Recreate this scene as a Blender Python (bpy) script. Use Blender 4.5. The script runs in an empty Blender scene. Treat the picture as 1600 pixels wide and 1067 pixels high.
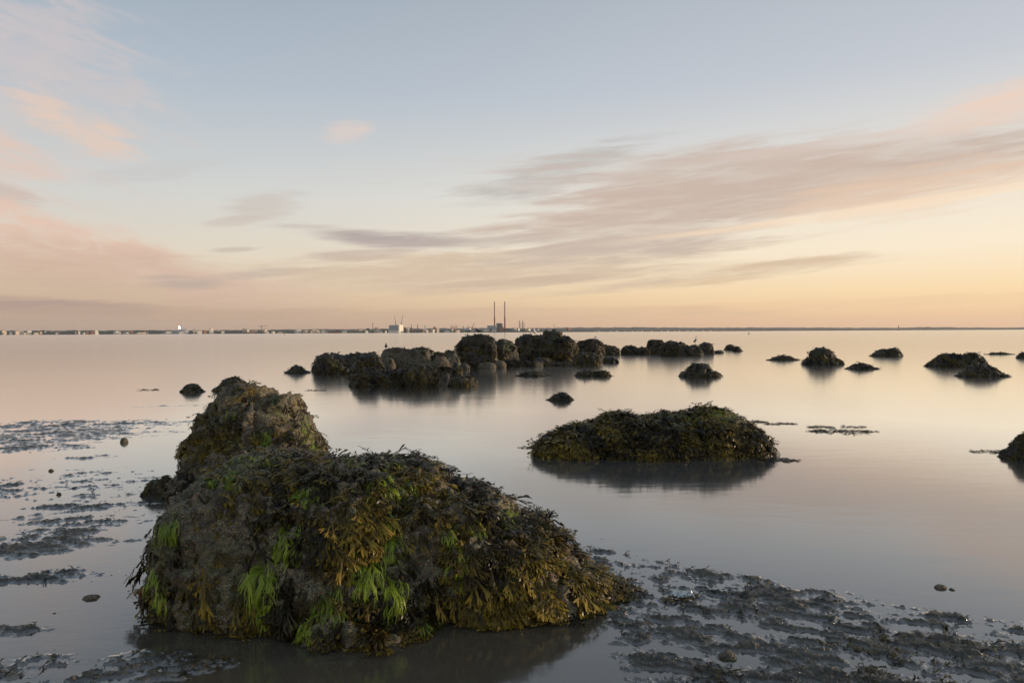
import bpy, bmesh, math, random
import numpy as np
from mathutils import Vector
from mathutils.bvhtree import BVHTree

SC = bpy.context.scene
COL = SC.collection
R = math.radians
rng = np.random.default_rng(7)
random.seed(7)

# ------------------------------------------------------------------ camera
CAM_H = 1.5
FPX = 1600 * 24 / 36
PITCH = math.atan(14.6 / FPX)
ROLL = R(0.29)
_f = np.array([0, math.cos(PITCH), -math.sin(PITCH)])
_r0 = np.array([1.0, 0, 0])
_u0 = np.cross(_r0, _f)
_r = _r0 * math.cos(ROLL) - _u0 * math.sin(ROLL)
_u = _u0 * math.cos(ROLL) + _r0 * math.sin(ROLL)
CAM = np.array([0, 0, CAM_H])
cam = bpy.data.cameras.new('camera')
cam.lens = 24
cam.sensor_width = 36
cam.clip_start = 0.05
cam.clip_end = 60000
camo = bpy.data.objects.new('camera', cam)
COL.objects.link(camo)
from mathutils import Matrix
M = Matrix(((_r[0], _u[0], -_f[0], CAM[0]), (_r[1], _u[1], -_f[1], CAM[1]), (_r[2], _u[2], -_f[2], CAM[2]), (0, 0, 0, 1)))
camo.matrix_world = M
SC.camera = camo


def ray(px, py):
    return _f + _r * ((px - 800) / FPX) + _u * ((533.5 - py) / FPX)


def P(px, py, Y):
    "the point seen at photo pixel (px, py) at forward distance Y"
    d = ray(px, py)
    return CAM + d * (Y / d[1])


def G(px, py, z=0.0):
    "the point of the plane z seen at photo pixel (px, py)"
    d = ray(px, py)
    return CAM + d * ((z - CAM_H) / d[2])


def project(V):
    d = V - CAM
    w = d @ _f
    w = np.where(np.abs(w) < 1e-6, 1e-6, w)
    return 800 + FPX * (d @ _r) / w, 533.5 - FPX * (d @ _u) / w, w


# ------------------------------------------------------------------ world and sun
SUN_AZ, SUN_EL = 82.0, 4.0          # degrees clockwise from the view direction / above the horizon
SUN_STRENGTH = 3.8
SKY_GAIN = 1.0
HAZE = 0.000028
SC.view_settings.view_transform = 'Standard'
SC.view_settings.look = 'None'
SC.view_settings.exposure = 0.0
SC.view_settings.gamma = 1.0
SC.view_settings.use_curve_mapping = False
SC.cycles.use_denoising = True
SC.cycles.max_bounces = 6
SC.cycles.volume_bounces = 0
SC.cycles.caustics_reflective = False
SC.cycles.caustics_refractive = False
SC.cycles.sample_clamp_indirect = 4


def lin(c):
    return tuple(((v / 255) / 12.92 if v / 255 <= 0.04045 else ((v / 255 + 0.055) / 1.055) ** 2.4) for v in c)


class X:
    "a node-socket expression"
    nt = None

    def __init__(s, sock): s.s = sock

    @staticmethod
    def m(op, *a, clamp=False):
        n = X.nt.nodes.new('ShaderNodeMath'); n.operation = op; n.use_clamp = clamp
        for i, v in enumerate(a):
            if isinstance(v, X): X.nt.links.new(v.s, n.inputs[i])
            else: n.inputs[i].default_value = v
        return X(n.outputs[0])

    def __add__(s, o): return X.m('ADD', s, o)
    def __radd__(s, o): return X.m('ADD', o, s)
    def __sub__(s, o): return X.m('SUBTRACT', s, o)
    def __rsub__(s, o): return X.m('SUBTRACT', o, s)
    def __mul__(s, o): return X.m('MULTIPLY', s, o)
    def __rmul__(s, o): return X.m('MULTIPLY', o, s)
    def __truediv__(s, o): return X.m('DIVIDE', s, o)


def xyz(x, y, z):
    n = X.nt.nodes.new('ShaderNodeCombineXYZ')
    for i, v in enumerate((x, y, z)):
        if isinstance(v, X): X.nt.links.new(v.s, n.inputs[i])
        else: n.inputs[i].default_value = v
    return X(n.outputs[0])


def noise(vec, scale, detail=3, rough=0.5, dist=0.0):
    n = X.nt.nodes.new('ShaderNodeTexNoise')
    n.inputs['Scale'].default_value = scale; n.inputs['Detail'].default_value = detail
    n.inputs['Roughness'].default_value = rough; n.inputs['Distortion'].default_value = dist
    if vec is not None: X.nt.links.new(vec.s, n.inputs['Vector'])
    return X(n.outputs[0])


def mapr(x, a, b, c=0.0, d=1.0, smooth=True):
    n = X.nt.nodes.new('ShaderNodeMapRange')
    n.interpolation_type = 'SMOOTHSTEP' if smooth else 'LINEAR'
    X.nt.links.new(x.s, n.inputs[0])
    for i, v in enumerate((a, b, c, d)): n.inputs[1 + i].default_value = v
    return X(n.outputs[0])


def mix(f, a, b, mode='MIX'):
    n = X.nt.nodes.new('ShaderNodeMix'); n.data_type = 'RGBA'; n.blend_type = mode
    for sock, v in ((n.inputs[0], f), (n.inputs[6], a), (n.inputs[7], b)):
        if isinstance(v, X): X.nt.links.new(v.s, sock)
        elif isinstance(v, (int, float)): sock.default_value = v
        else: sock.default_value = (*v[:3], 1)
    return X(n.outputs[2])


def ramp(f, stops, interp='EASE'):
    n = X.nt.nodes.new('ShaderNodeValToRGB'); n.color_ramp.interpolation = interp
    e = n.color_ramp.elements
    while len(e) > 1: e.remove(e[-1])
    e[0].position = stops[0][0]; e[0].color = (*stops[0][1], 1)
    for p, c in stops[1:]:
        k = e.new(p); k.color = (*c, 1)
    X.nt.links.new(f.s, n.inputs[0])
    return X(n.outputs[0])


W = bpy.data.worlds.new('World')
SC.world = W
W.use_nodes = True
X.nt = W.node_tree
X.nt.nodes.clear()
tc = X.nt.nodes.new('ShaderNodeTexCoord')
sp = X.nt.nodes.new('ShaderNodeSeparateXYZ')
X.nt.links.new(tc.outputs['Generated'], sp.inputs[0])
dx, dy, dz = X(sp.outputs[0]), X(sp.outputs[1]), X(sp.outputs[2])
el = X.m('MULTIPLY', X.m('ARCSINE', dz), 180 / math.pi)            # degrees
az = X.m('ARCTAN2', dx, dy) * (180 / math.pi)
hyp = X.m('SQRT', dx * dx + dy * dy) + 1e-5
sdot = (dx * math.sin(R(SUN_AZ)) + dy * math.cos(R(SUN_AZ))) / hyp
toward = mapr(sdot, -0.52, 0.74, 0, 1)
e01 = X.m('POWER', X.m('MAXIMUM', el, 0.0) / 90.0, 0.5)


def ep(d): return (d / 90.0) ** 0.5


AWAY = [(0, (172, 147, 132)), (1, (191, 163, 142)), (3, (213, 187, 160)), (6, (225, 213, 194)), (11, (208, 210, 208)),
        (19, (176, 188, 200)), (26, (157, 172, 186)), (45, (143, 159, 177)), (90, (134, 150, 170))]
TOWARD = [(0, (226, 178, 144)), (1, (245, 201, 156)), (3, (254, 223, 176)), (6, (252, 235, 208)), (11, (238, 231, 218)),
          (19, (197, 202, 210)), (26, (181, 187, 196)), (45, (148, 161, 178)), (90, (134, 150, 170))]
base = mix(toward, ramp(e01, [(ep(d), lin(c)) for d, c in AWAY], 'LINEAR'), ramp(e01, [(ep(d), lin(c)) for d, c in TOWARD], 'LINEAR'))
# clouds: (photo x, photo y, half width, half height, tilt, strength, colour, streak contrast)
CLOUDS = [
    (35, 170, 150, 190, -70, 0.40, (216, 200, 194), 1.6),
    (120, 195, 85, 30, -22, 0.75, (231, 203, 184), 1.4),
    (15, 255, 75, 42, -25, 0.75, (226, 198, 182), 1.5),
    (5, 300, 60, 16, -12, 0.6, (200, 182, 172), 1.4),
    (50, 60, 130, 70, -25, 0.40, (208, 196, 196), 1.6),
    (543, 207, 52, 20, 12, 0.70, (228, 206, 194), 1.3),
    (40, 362, 250, 44, -13, 0.95, (229, 197, 178), 1.0),
    (170, 415, 300, 40, -9, 0.95, (218, 188, 170), 1.0),
    (60, 440, 420, 50, -4, 0.75, (206, 178, 156), 1.2),
    (285, 440, 75, 14, -2, 0.75, (186, 169, 158), 1.0),
    (390, 430, 120, 10, 7, 0.6, (190, 174, 162), 1.0),
    (70, 480, 190, 15, -2, 0.8, (172, 148, 140), 1.0),
    (415, 318, 70, 22, 6, 0.75, (204, 194, 186), 1.7),
    (370, 345, 45, 8, 10, 0.6, (205, 192, 182), 1.2),
    (245, 268, 120, 14, 14, 0.35, (196, 192, 190), 1.6),
    (365, 390, 40, 5, 5, 0.7, (190, 176, 166), 0.6),
    (600, 373, 165, 17, -3, 0.95, (180, 166, 163), 1.0),
    (560, 399, 90, 10, 3, 0.7, (190, 172, 165), 1.0),
    (760, 380, 190, 14, 2, 0.7, (190, 176, 168), 1.4),
    (800, 425, 470, 46, 2, 0.85, (211, 187, 163), 1.5),
    (830, 441, 200, 12, 4, 0.7, (206, 182, 160), 1.2),
    (860, 275, 190, 34, 14, 0.85, (188, 184, 180), 1.6),
    (1000, 350, 250, 75, 8, 0.90, (202, 184, 171), 1.5),
    (1310, 258, 600, 52, -1, 1.0, (204, 186, 174), 1.0),
    (1190, 305, 420, 48, 3, 0.95, (203, 182, 168), 0.9),
    (1520, 285, 300, 36, 4, 0.65, (238, 206, 178), 1.3),
    (1420, 319, 420, 9, 4.5, 0.75, (252, 226, 196), 0.6),
    (1590, 160, 190, 34, 8, 0.8, (238, 208, 188), 1.1),
    (1400, 208, 260, 14, 3, 0.4, (222, 204, 194), 1.4),
    (1230, 412, 120, 8, 3.5, 0.85, (216, 190, 162), 0.7),
    (1095, 441, 100, 6, 4, 0.7, (222, 194, 160), 0.7),
    (350, 490, 420, 12, 0, 0.6, (194, 165, 144), 1.4),
    (1250, 476, 420, 10, 1, 0.45, (240, 200, 158), 1.4),
    (850, 490, 480, 12, 0, 0.5, (214, 182, 152), 1.4),
]
K = math.degrees(1 / FPX)
px_u, px_v = az * (1 / K), el * (1 / K)          # photo-pixel-sized angular units
nA = noise(xyz(px_u * 0.0035 + px_v * 0.0006, px_v * 0.040 - px_u * 0.0024, 3.1), 1.0, 7, 0.64, 0.35)
nB = noise(xyz(px_u * 0.0085, px_v * 0.036 + px_u * 0.0066, 8.7), 1.0, 7, 0.66, 0.6)
nC = noise(xyz(px_u * 0.010 - px_v * 0.004, px_v * 0.085 - px_u * 0.004, 5.5), 1.0, 5, 0.6, 0.5)
tex = mapr(nC, 0.32, 0.62, 0.55, 1.0)
nD = noise(xyz(px_u * 0.018, px_v * 0.060 + px_u * 0.010, 2.2), 1.0, 5, 0.62, 0.6)
texB = mapr(nD, 0.34, 0.60, 0.40, 1.0)
sky = base
# generic thin streaks over the rest of the dome
gen = mapr(nA, 0.60, 0.85, 0, 0.10) * mapr(el, 1, 8)
sky = mix(gen, sky, mix(toward, lin((196, 182, 176)), lin((226, 202, 182))))
for (cx, cy, hw, hh, rot, amp, c, kk) in CLOUDS:
    d = ray(cx, cy)
    u0 = math.degrees(math.atan2(d[0], d[1])) / K
    v0 = math.degrees(math.atan2(d[2], math.hypot(d[0], d[1]))) / K
    ca, sa = math.cos(R(rot)), math.sin(R(rot))
    uu = px_u * (ca / hw) + px_v * (sa / hw) - (u0 * ca + v0 * sa) / hw
    vv = px_v * (ca / hh) - px_u * (sa / hh) - (v0 * ca - u0 * sa) / hh
    nz = nB if rot < -6 else nA
    m_ = 1.0 - X.m('SQRT', uu * uu + vv * vv) + (nz - 0.5) * (1.6 * kk)
    sky = mix(mapr(m_, -0.05, 0.60, 0, amp) * (texB if rot < -6 else tex), sky, lin(c))
nish = X.nt.nodes.new('ShaderNodeTexSky')
nish.sky_type = 'NISHITA'
nish.sun_disc = False
nish.sun_elevation = R(SUN_EL)
nish.sun_rotation = R(SUN_AZ)
sky = mix(0.005, sky, X(nish.outputs[0]), 'ADD')
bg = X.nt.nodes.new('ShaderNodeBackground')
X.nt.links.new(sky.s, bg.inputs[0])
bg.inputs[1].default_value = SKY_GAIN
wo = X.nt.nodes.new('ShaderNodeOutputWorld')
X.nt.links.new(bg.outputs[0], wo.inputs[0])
W.cycles.sampling_method = 'MANUAL'
W.cycles.sample_map_resolution = 512

sun = bpy.data.lights.new('sun', 'SUN')
sun.energy = SUN_STRENGTH
sun.color = (1.0, 0.76, 0.52)
sun.angle = R(3)
suno = bpy.data.objects.new('sun', sun)
COL.objects.link(suno)
_sd = Vector((math.sin(R(SUN_AZ)) * math.cos(R(SUN_EL)), math.cos(R(SUN_AZ)) * math.cos(R(SUN_EL)), math.sin(R(SUN_EL))))
suno.rotation_euler = (-_sd).to_track_quat('-Z', 'Y').to_euler()
suno.location = (300, 130, 40)


# ------------------------------------------------------------------ numpy noise
_perm = rng.permutation(256)
_perm = np.concatenate([_perm, _perm, _perm])
_grad = rng.normal(size=(256, 3))
_grad /= np.linalg.norm(_grad, axis=1)[:, None]


def perlin(p):
    p = np.asarray(p, float)
    i = np.floor(p).astype(np.int64)
    f = p - i
    i &= 255
    w = f * f * f * (f * (f * 6 - 15) + 10)
    out = np.zeros(len(p))
    for a in (0, 1):
        for b in (0, 1):
            for c in (0, 1):
                h = _perm[_perm[_perm[(i[:, 0] + a) & 255] + ((i[:, 1] + b) & 255)] + ((i[:, 2] + c) & 255)]
                g = _grad[h]
                d = g[:, 0] * (f[:, 0] - a) + g[:, 1] * (f[:, 1] - b) + g[:, 2] * (f[:, 2] - c)
                wx = w[:, 0] if a else 1 - w[:, 0]
                wy = w[:, 1] if b else 1 - w[:, 1]
                wz = w[:, 2] if c else 1 - w[:, 2]
                out += d * wx * wy * wz
    return out * 1.5


def fbm(p, scale, octv=4, gain=0.5, ridged=False):
    q = np.asarray(p, float) / scale
    a, s, o = 1.0, 0.0, np.zeros(len(q))
    for k in range(octv):
        n = perlin(q + 17.3 * k)
        if ridged: n = 1 - 2 * np.abs(n)
        o += a * n
        s += a
        a *= gain
        q = q * 2.03
    return o / s


def sstep(a, b, x):
    t = np.clip((x - a) / (b - a), 0, 1)
    return t * t * (3 - 2 * t)


# ------------------------------------------------------------------ mesh helpers
def mesh_np(name, V, F, mat=None, parent=None, smooth=False, attrs=None):
    "one mesh object from numpy verts and equal-sized faces"
    me = bpy.data.meshes.new(name)
    n, k = F.shape
    me.vertices.add(len(V)); me.vertices.foreach_set('co', np.ascontiguousarray(V, np.float32).ravel())
    me.loops.add(n * k); me.loops.foreach_set('vertex_index', np.ascontiguousarray(F, np.int32).ravel())
    me.polygons.add(n); me.polygons.foreach_set('loop_start', np.arange(0, n * k, k, dtype=np.int32))
    me.polygons.foreach_set('use_smooth', np.full(n, bool(smooth)))
    for kx, v in (attrs or {}).items():
        at = me.attributes.new(kx, 'FLOAT', 'POINT'); at.data.foreach_set('value', np.ascontiguousarray(v, np.float32))
    me.update(calc_edges=True)
    if mat: me.materials.append(mat)
    o = bpy.data.objects.new(name, me)
    COL.objects.link(o)
    if parent: o.parent = parent
    return o


def local(o):
    "move a mesh's origin to its base without moving its points"
    me = o.data
    c = np.empty(len(me.vertices) * 3, np.float32); me.vertices.foreach_get('co', c)
    c = c.reshape(-1, 3)
    b = np.array([(c[:, 0].min() + c[:, 0].max()) / 2, (c[:, 1].min() + c[:, 1].max()) / 2, max(0, c[:, 2].min())])
    me.vertices.foreach_set('co', (c - b).astype(np.float32).ravel())
    me.update()
    o.location = b
    return b


def tag(o, label=None, cat=None, group=None, kind=None):
    for k, v in (('label', label), ('category', cat), ('group', group), ('kind', kind)):
        if v: o[k] = v
    return o


def empty(name, loc, rz=0):
    o = bpy.data.objects.new(name, None)
    COL.objects.link(o)
    o.location = loc; o.rotation_euler = (0, 0, rz)
    o.empty_display_size = 0.1
    return o


def bm_obj(name, bm, mat, parent=None, smooth=False):
    me = bpy.data.meshes.new(name)
    bmesh.ops.recalc_face_normals(bm, faces=bm.faces)
    bm.to_mesh(me); bm.free()
    for m in (mat if isinstance(mat, list) else [mat]): me.materials.append(m)
    if smooth: me.polygons.foreach_set('use_smooth', np.full(len(me.polygons), True))
    o = bpy.data.objects.new(name, me)
    COL.objects.link(o)
    if parent: o.parent = parent
    return o


def add_box(bm, x0, x1, y0, y1, z0, z1, mi=0, taper=(0, 0, 0, 0)):
    "taper = how far the top edge moves in at x0, x1, y0, y1"
    a, b, c, d = taper
    v = [bm.verts.new(p) for p in ((x0, y0, z0), (x1, y0, z0), (x1, y1, z0), (x0, y1, z0),
                                   (x0 + a, y0 + c, z1), (x1 - b, y0 + c, z1), (x1 - b, y1 - d, z1), (x0 + a, y1 - d, z1))]
    for q in ((0, 1, 5, 4), (1, 2, 6, 5), (2, 3, 7, 6), (3, 0, 4, 7), (4, 5, 6, 7), (3, 2, 1, 0)):
        f = bm.faces.new([v[i] for i in q]); f.material_index = mi


def add_tube(bm, pts, rad, n=8, cap=True):
    "a round tube through pts; rad is one radius or one per point"
    pts = [Vector(p) for p in pts]
    if not hasattr(rad, '__len__'): rad = [rad] * len(pts)
    rings = []
    for i, p in enumerate(pts):
        t = (pts[min(i + 1, len(pts) - 1)] - pts[max(i - 1, 0)]).normalized()
        a = t.cross(Vector((0, 1, 0)) if abs(t.y) < 0.9 else Vector((1, 0, 0))).normalized()
        b = t.cross(a)
        rr = rad[i] if hasattr(rad[i], '__len__') else (rad[i], rad[i])
        rings.append([bm.verts.new(p + a * (rr[0] * math.cos(2 * math.pi * k / n)) + b * (rr[1] * math.sin(2 * math.pi * k / n))) for k in range(n)])
    for r0, r1 in zip(rings, rings[1:]):
        for k in range(n): bm.faces.new((r0[k], r0[(k + 1) % n], r1[(k + 1) % n], r1[k]))
    if cap:
        bm.faces.new(rings[0][::-1]); bm.faces.new(rings[-1])


# ------------------------------------------------------------------ materials
def new_mat(name):
    m = bpy.data.materials.new(name); m.use_nodes = True
    X.nt = m.node_tree
    b = X.nt.nodes['Principled BSDF']
    return m, b


def setin(b, key, v):
    s = b.inputs[key]
    if isinstance(v, X): X.nt.links.new(v.s, s)
    elif hasattr(v, '__len__'): s.default_value = (*v[:3], 1)
    else: s.default_value = v


def bump(h, strength=0.5, dist=0.01):
    n = X.nt.nodes.new('ShaderNodeBump')
    n.inputs['Strength'].default_value = strength; n.inputs['Distance'].default_value = dist
    X.nt.links.new(h.s, n.inputs['Height'])
    return X(n.outputs[0])


def pos():
    return X(X.nt.nodes.new('ShaderNodeNewGeometry').outputs['Position'])


def scaled(v, s):
    n = X.nt.nodes.new('ShaderNodeVectorMath'); n.operation = 'MULTIPLY'
    X.nt.links.new(v.s, n.inputs[0]); n.inputs[1].default_value = s
    return X(n.outputs[0])


def attr(name):
    n = X.nt.nodes.new('ShaderNodeAttribute'); n.attribute_name = name
    return X(n.outputs['Fac'])


def voro(vec, scale, feature='F1', out='Distance'):
    n = X.nt.nodes.new('ShaderNodeTexVoronoi'); n.feature = feature
    n.inputs['Scale'].default_value = scale
    if vec is not None: X.nt.links.new(vec.s, n.inputs['Vector'])
    return X(n.outputs[out])


def flat_mat(name, c, rough=0.6, var=0.15, scale=0.2, metal=0.0):
    m, b = new_mat(name)
    n = noise(pos(), scale, 3)
    setin(b, 'Base Color', mix(n, tuple(v * (1 - var) for v in c), tuple(min(1, v * (1 + var)) for v in c)))
    setin(b, 'Roughness', rough); setin(b, 'Metallic', metal)
    return m


def rock_mat(name, dark, mid, light, cell, crust=0.6):
    m, b = new_mat(name)
    p = pos()
    n1 = noise(p, 1.0 / (cell * 18), 5, 0.6)
    n2 = noise(p, 1.0 / (cell * 4), 4, 0.65)
    n3 = noise(p, 1.0 / (cell * 0.7), 3, 0.6)
    v = voro(p, 1.0 / cell)
    rnd = voro(p, 1.0 / cell, 'F1', 'Color')
    c = mix(mapr(n2, 0.35, 0.68), dark, mid)
    c = mix(mapr(n1, 0.36, 0.56) * mapr(v, 0.60, 0.15) * mapr(n3, 0.35, 0.55) * crust, c, light)
    c = mix(0.35, c, mix(1.0, c, rnd, 'MULTIPLY'))
    c = mix(attr('green') * mapr(n3, 0.3, 0.6), c, mix(n2, (0.05, 0.085, 0.012), (0.13, 0.19, 0.025)))
    setin(b, 'Base Color', c)
    setin(b, 'Roughness', mapr(n2, 0.3, 0.7, 0.5, 0.85))
    setin(b, 'Normal', bump(n2 * 1.6 + n3 * 0.5 - v * 0.5, 0.9, cell * 1.1))
    return m


M_ROCK = rock_mat('barnacled_rock', (0.050, 0.041, 0.025), (0.19, 0.152, 0.088), (0.46, 0.385, 0.26), 0.010, 0.95)
M_ROCKFAR = rock_mat('shore_rock', (0.035, 0.032, 0.025), (0.080, 0.070, 0.052), (0.17, 0.15, 0.11), 0.04, 0.6)
M_BARE = rock_mat('bare_granite', (0.085, 0.072, 0.050), (0.17, 0.14, 0.098), (0.24, 0.20, 0.145), 0.05, 0.5)


def weed_mat(name, dark, mid, tip, rough=0.34):
    m, b = new_mat(name)
    t, r = attr('tip'), attr('rnd')
    c = mix(mapr(r, 0.22, 0.92), dark, mid)
    c = mix(mapr(t, 0.40, 1.0) * mapr(r, 0.25, 0.85), c, tip)
    c = mix(mapr(r, 0.86, 0.97, 0, 0.55), c, tuple(v * 0.9 for v in tip))
    setin(b, 'Base Color', c)
    setin(b, 'Roughness', rough)
    setin(b, 'Specular IOR Level', 0.18)
    return m


M_WEED = weed_mat('brown_seaweed', (0.012, 0.009, 0.003), (0.072, 0.054, 0.011), (0.30, 0.205, 0.024), 0.36)
M_WEEDFAR = weed_mat('dark_seaweed', (0.011, 0.009, 0.004), (0.055, 0.043, 0.011), (0.17, 0.115, 0.018), 0.45)
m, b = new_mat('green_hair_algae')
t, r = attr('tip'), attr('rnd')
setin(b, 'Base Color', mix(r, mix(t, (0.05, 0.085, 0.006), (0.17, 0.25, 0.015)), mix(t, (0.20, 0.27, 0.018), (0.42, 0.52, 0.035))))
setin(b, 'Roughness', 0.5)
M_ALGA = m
m, b = new_mat('orange_weed')
setin(b, 'Base Color', mix(attr('rnd'), (0.10, 0.040, 0.008), (0.24, 0.11, 0.02))); setin(b, 'Roughness', 0.45)
M_ORANGE = m

# water: silty, faintly ruffled
m, b = new_mat('sea_water')
p = pos()
n1 = noise(scaled(p, (0.55, 1.5, 1)), 1.0, 4, 0.55, 0.4)
n2 = noise(scaled(p, (2.2, 7.0, 1)), 1.0, 3, 0.5, 0.3)
sep = X.nt.nodes.new('ShaderNodeSeparateXYZ'); X.nt.links.new(p.s, sep.inputs[0])
deep = mapr(X(sep.outputs[1]) + (n1 - 0.5) * 1.5, 3.4, 7.5)          # shallow water lets the dark mud through, deeper water is milky with silt
setin(b, 'Base Color', mix(deep, (0.066, 0.059, 0.044), mix(n1, (0.070, 0.073, 0.070), (0.084, 0.087, 0.083))))
rip = noise(scaled(p, (5.0, 14.0, 1)), 1.6, 3, 0.55, 0.6)
lft = mapr(X(sep.outputs[0]), -1.0, -2.2) * mapr(X(sep.outputs[1]), 9.0, 4.0)
nrm = bump(n1 * 0.7 + n2 * 0.3 + lft * rip * 0.35, 0.07, 0.05)
setin(b, 'Roughness', 0.6); setin(b, 'Specular IOR Level', 0.0)
fr = X.nt.nodes.new('ShaderNodeFresnel'); fr.inputs['IOR'].default_value = 1.34
gl = X.nt.nodes.new('ShaderNodeBsdfGlossy'); gl.distribution = 'GGX'
gl.inputs['Color'].default_value = (0.97, 0.97, 0.97, 1)
rgh = mapr(X(sep.outputs[1]), 4, 40, 0.10, 0.13)
X.nt.links.new(rgh.s, gl.inputs['Roughness']); X.nt.links.new(nrm.s, gl.inputs['Normal'])
fac = X.m('MINIMUM', X(fr.outputs[0]) * 1.80 + 0.06, 0.96)
mx = X.nt.nodes.new('ShaderNodeMixShader')
X.nt.links.new(fac.s, mx.inputs[0]); X.nt.links.new(b.outputs[0], mx.inputs[1]); X.nt.links.new(gl.outputs[0], mx.inputs[2])
X.nt.links.new(mx.outputs[0], X.nt.nodes['Material Output'].inputs[0])
M_WATER = m

# wet muddy sand
m, b = new_mat('wet_mud')
p = pos()
hz = attr('wet')
n1 = noise(p, 3.0, 5, 0.6)
n2 = noise(p, 60.0, 4, 0.65)
n3 = noise(p, 240.0, 2, 0.6)
c = mix(mapr(n1, 0.35, 0.65), (0.042, 0.040, 0.030), (0.080, 0.074, 0.056))
c = mix(mapr(n2, 0.45, 0.75, 0, 0.6), c, (0.022, 0.023, 0.018))
c = mix(mapr(noise(p, 9.0, 4, 0.6), 0.70, 0.78, 0, 0.6), c, (0.05, 0.085, 0.015))
setin(b, 'Base Color', c)
setin(b, 'Roughness', mapr(hz, 0.0, 1.0, 0.25, 0.12, False))
setin(b, 'Normal', bump(n2 + n3 * 0.5 + noise(p, 26.0, 4, 0.6) * 1.2, 0.9, 0.009))
# a film of water stands on the low parts
fr = X.nt.nodes.new('ShaderNodeFresnel'); fr.inputs['IOR'].default_value = 1.34
gl = X.nt.nodes.new('ShaderNodeBsdfGlossy'); gl.distribution = 'GGX'
gl.inputs['Color'].default_value = (0.97, 0.97, 0.97, 1); gl.inputs['Roughness'].default_value = 0.14
nrm = bump(noise(p, 26.0, 3, 0.6), 0.25, 0.006)
X.nt.links.new(nrm.s, gl.inputs['Normal'])
fac = X.m('MINIMUM', X(fr.outputs[0]) * 1.80 + 0.06, 0.96) * mapr(hz + (n2 - 0.5) * 0.5, 0.30, 0.80)
mx = X.nt.nodes.new('ShaderNodeMixShader')
X.nt.links.new(fac.s, mx.inputs[0]); X.nt.links.new(b.outputs[0], mx.inputs[1]); X.nt.links.new(gl.outputs[0], mx.inputs[2])
X.nt.links.new(mx.outputs[0], X.nt.nodes['Material Output'].inputs[0])
M_MUD = m

# ------------------------------------------------------------------ ground and sea
# photo anchors of the mud that stands above the film of water: (px, py, half width m, half depth m, amount)
BARS = [(50, 680, 2.8, 1.8, 1.25), (120, 790, 1.3, 0.8, 0.95), (70, 664, 3.0, 0.9, 1.5), (170, 634, 3.2, 0.7, 1.2), (20, 700, 1.8, 0.6, 1.2), (130, 715, 1.0, 0.5, 0.9), (250, 770, 0.25, 0.4, 0.55),
        (60, 760, 2.4, 1.7, 0.92), (-100, 700, 4, 3, 0.8), (40, 850, 0.7, 0.5, 1.5), (150, 812, 0.9, 0.35, 1.1), (60, 900, 0.9, 0.22, 1.2), (180, 845, 0.6, 0.2, 1.0),
        (30, 985, 0.4, 0.15, 1.0), (120, 1050, 0.9, 0.25, 1.4), (30, 1090, 0.7, 0.25, 0.9), (500, 1100, 1.3, 0.2, 0.55),
        (300, 1075, 0.5, 0.12, 0.6)]
_a, _b = G(850, 822)[:2], G(1600, 945)[:2]
_n = np.array([_b[1] - _a[1], -(_b[0] - _a[0])]); _n /= np.linalg.norm(_n)       # towards the camera side


def ground_z(x, y):
    q = np.stack([x, y, np.zeros_like(x)], 1)
    s = (x - _a[0]) * _n[0] + (y - _a[1]) * _n[1] + 0.22 * fbm(q + 40, 0.9, 3)
    right = sstep(-0.05, 0.45, s) * sstep(G(830, 1000)[0], G(1010, 1000)[0], x + 0.1 * fbm(q + 11, 0.5, 2)) * sstep(40, 20, np.abs(x))
    Mx = right * 1.0
    for px, py, sx, sy, am in BARS:
        g = G(px, py)
        Mx = np.maximum(Mx, am * np.exp(-((x - g[0]) / sx) ** 2 - ((y - g[1] - 0.10 * (x - g[0])) / sy) ** 2))
    near = sstep(1.9, 1.2, y)
    Mx = np.maximum(Mx, near * 0.8)
    # streaks that run along the shore, a little tilted
    rr = q.copy(); rr[:, 1] += 0.32 * q[:, 0] * np.sign(x + 0.6) * 0.8
    rr[:, 0] *= 0.40
    n1 = fbm(rr, 0.24, 4, 0.6)
    n2 = fbm(rr + 91, 0.055, 4, 0.65)
    n3 = fbm(q * np.array([0.75, 1, 1]) + 7, 0.026, 4, 0.62, True)
    z = -0.035 + 0.0365 * np.clip(Mx, 0, 1) + Mx * (0.044 * n1 + 0.052 * n2) * np.where(x < -1.0, 0.62, 0.74)
    up = sstep(-0.004, 0.010, z) * sstep(14, 7, y)
    z = z + up * (0.013 * n3 + 0.008 * fbm(q + 3, 0.014, 2))
    z = np.where(z < -0.03, -0.03 - 0.02 * np.clip(y - 4, 0, 60), z)
    z = z + 0.05 * np.clip(0.9 - y, 0, 8)                                        # the beach climbs behind the camera
    return z, np.clip(1 - z / 0.02, 0, 1)


ang = np.concatenate([np.linspace(-180, -46, 36, endpoint=False), np.linspace(-46, 46, 860, endpoint=False), np.linspace(46, 180, 36, endpoint=False)])
rad = np.concatenate([np.linspace(0.05, 1.9, 24, endpoint=False), np.geomspace(1.9, 16, 600, endpoint=False), np.geomspace(16, 14500, 40)])
A, RD = np.meshgrid(np.radians(ang), rad)
gx, gy = (RD * np.sin(A)).ravel(), (RD * np.cos(A)).ravel()
gz, gw = ground_z(gx, gy)
nr, na = A.shape
ii, jj = np.meshgrid(np.arange(nr - 1), np.arange(na), indexing='ij')
F = np.stack([ii * na + jj, (ii + 1) * na + jj, (ii + 1) * na + (jj + 1) % na, ii * na + (jj + 1) % na], -1).reshape(-1, 4)[:, ::-1]
o = mesh_np('ground', np.stack([gx, gy, gz], 1), F, M_MUD, smooth=True, attrs={'wet': gw})
tag(o, 'wet grey mud and sand flat breaking through the water in lumps', kind='structure')

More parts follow.
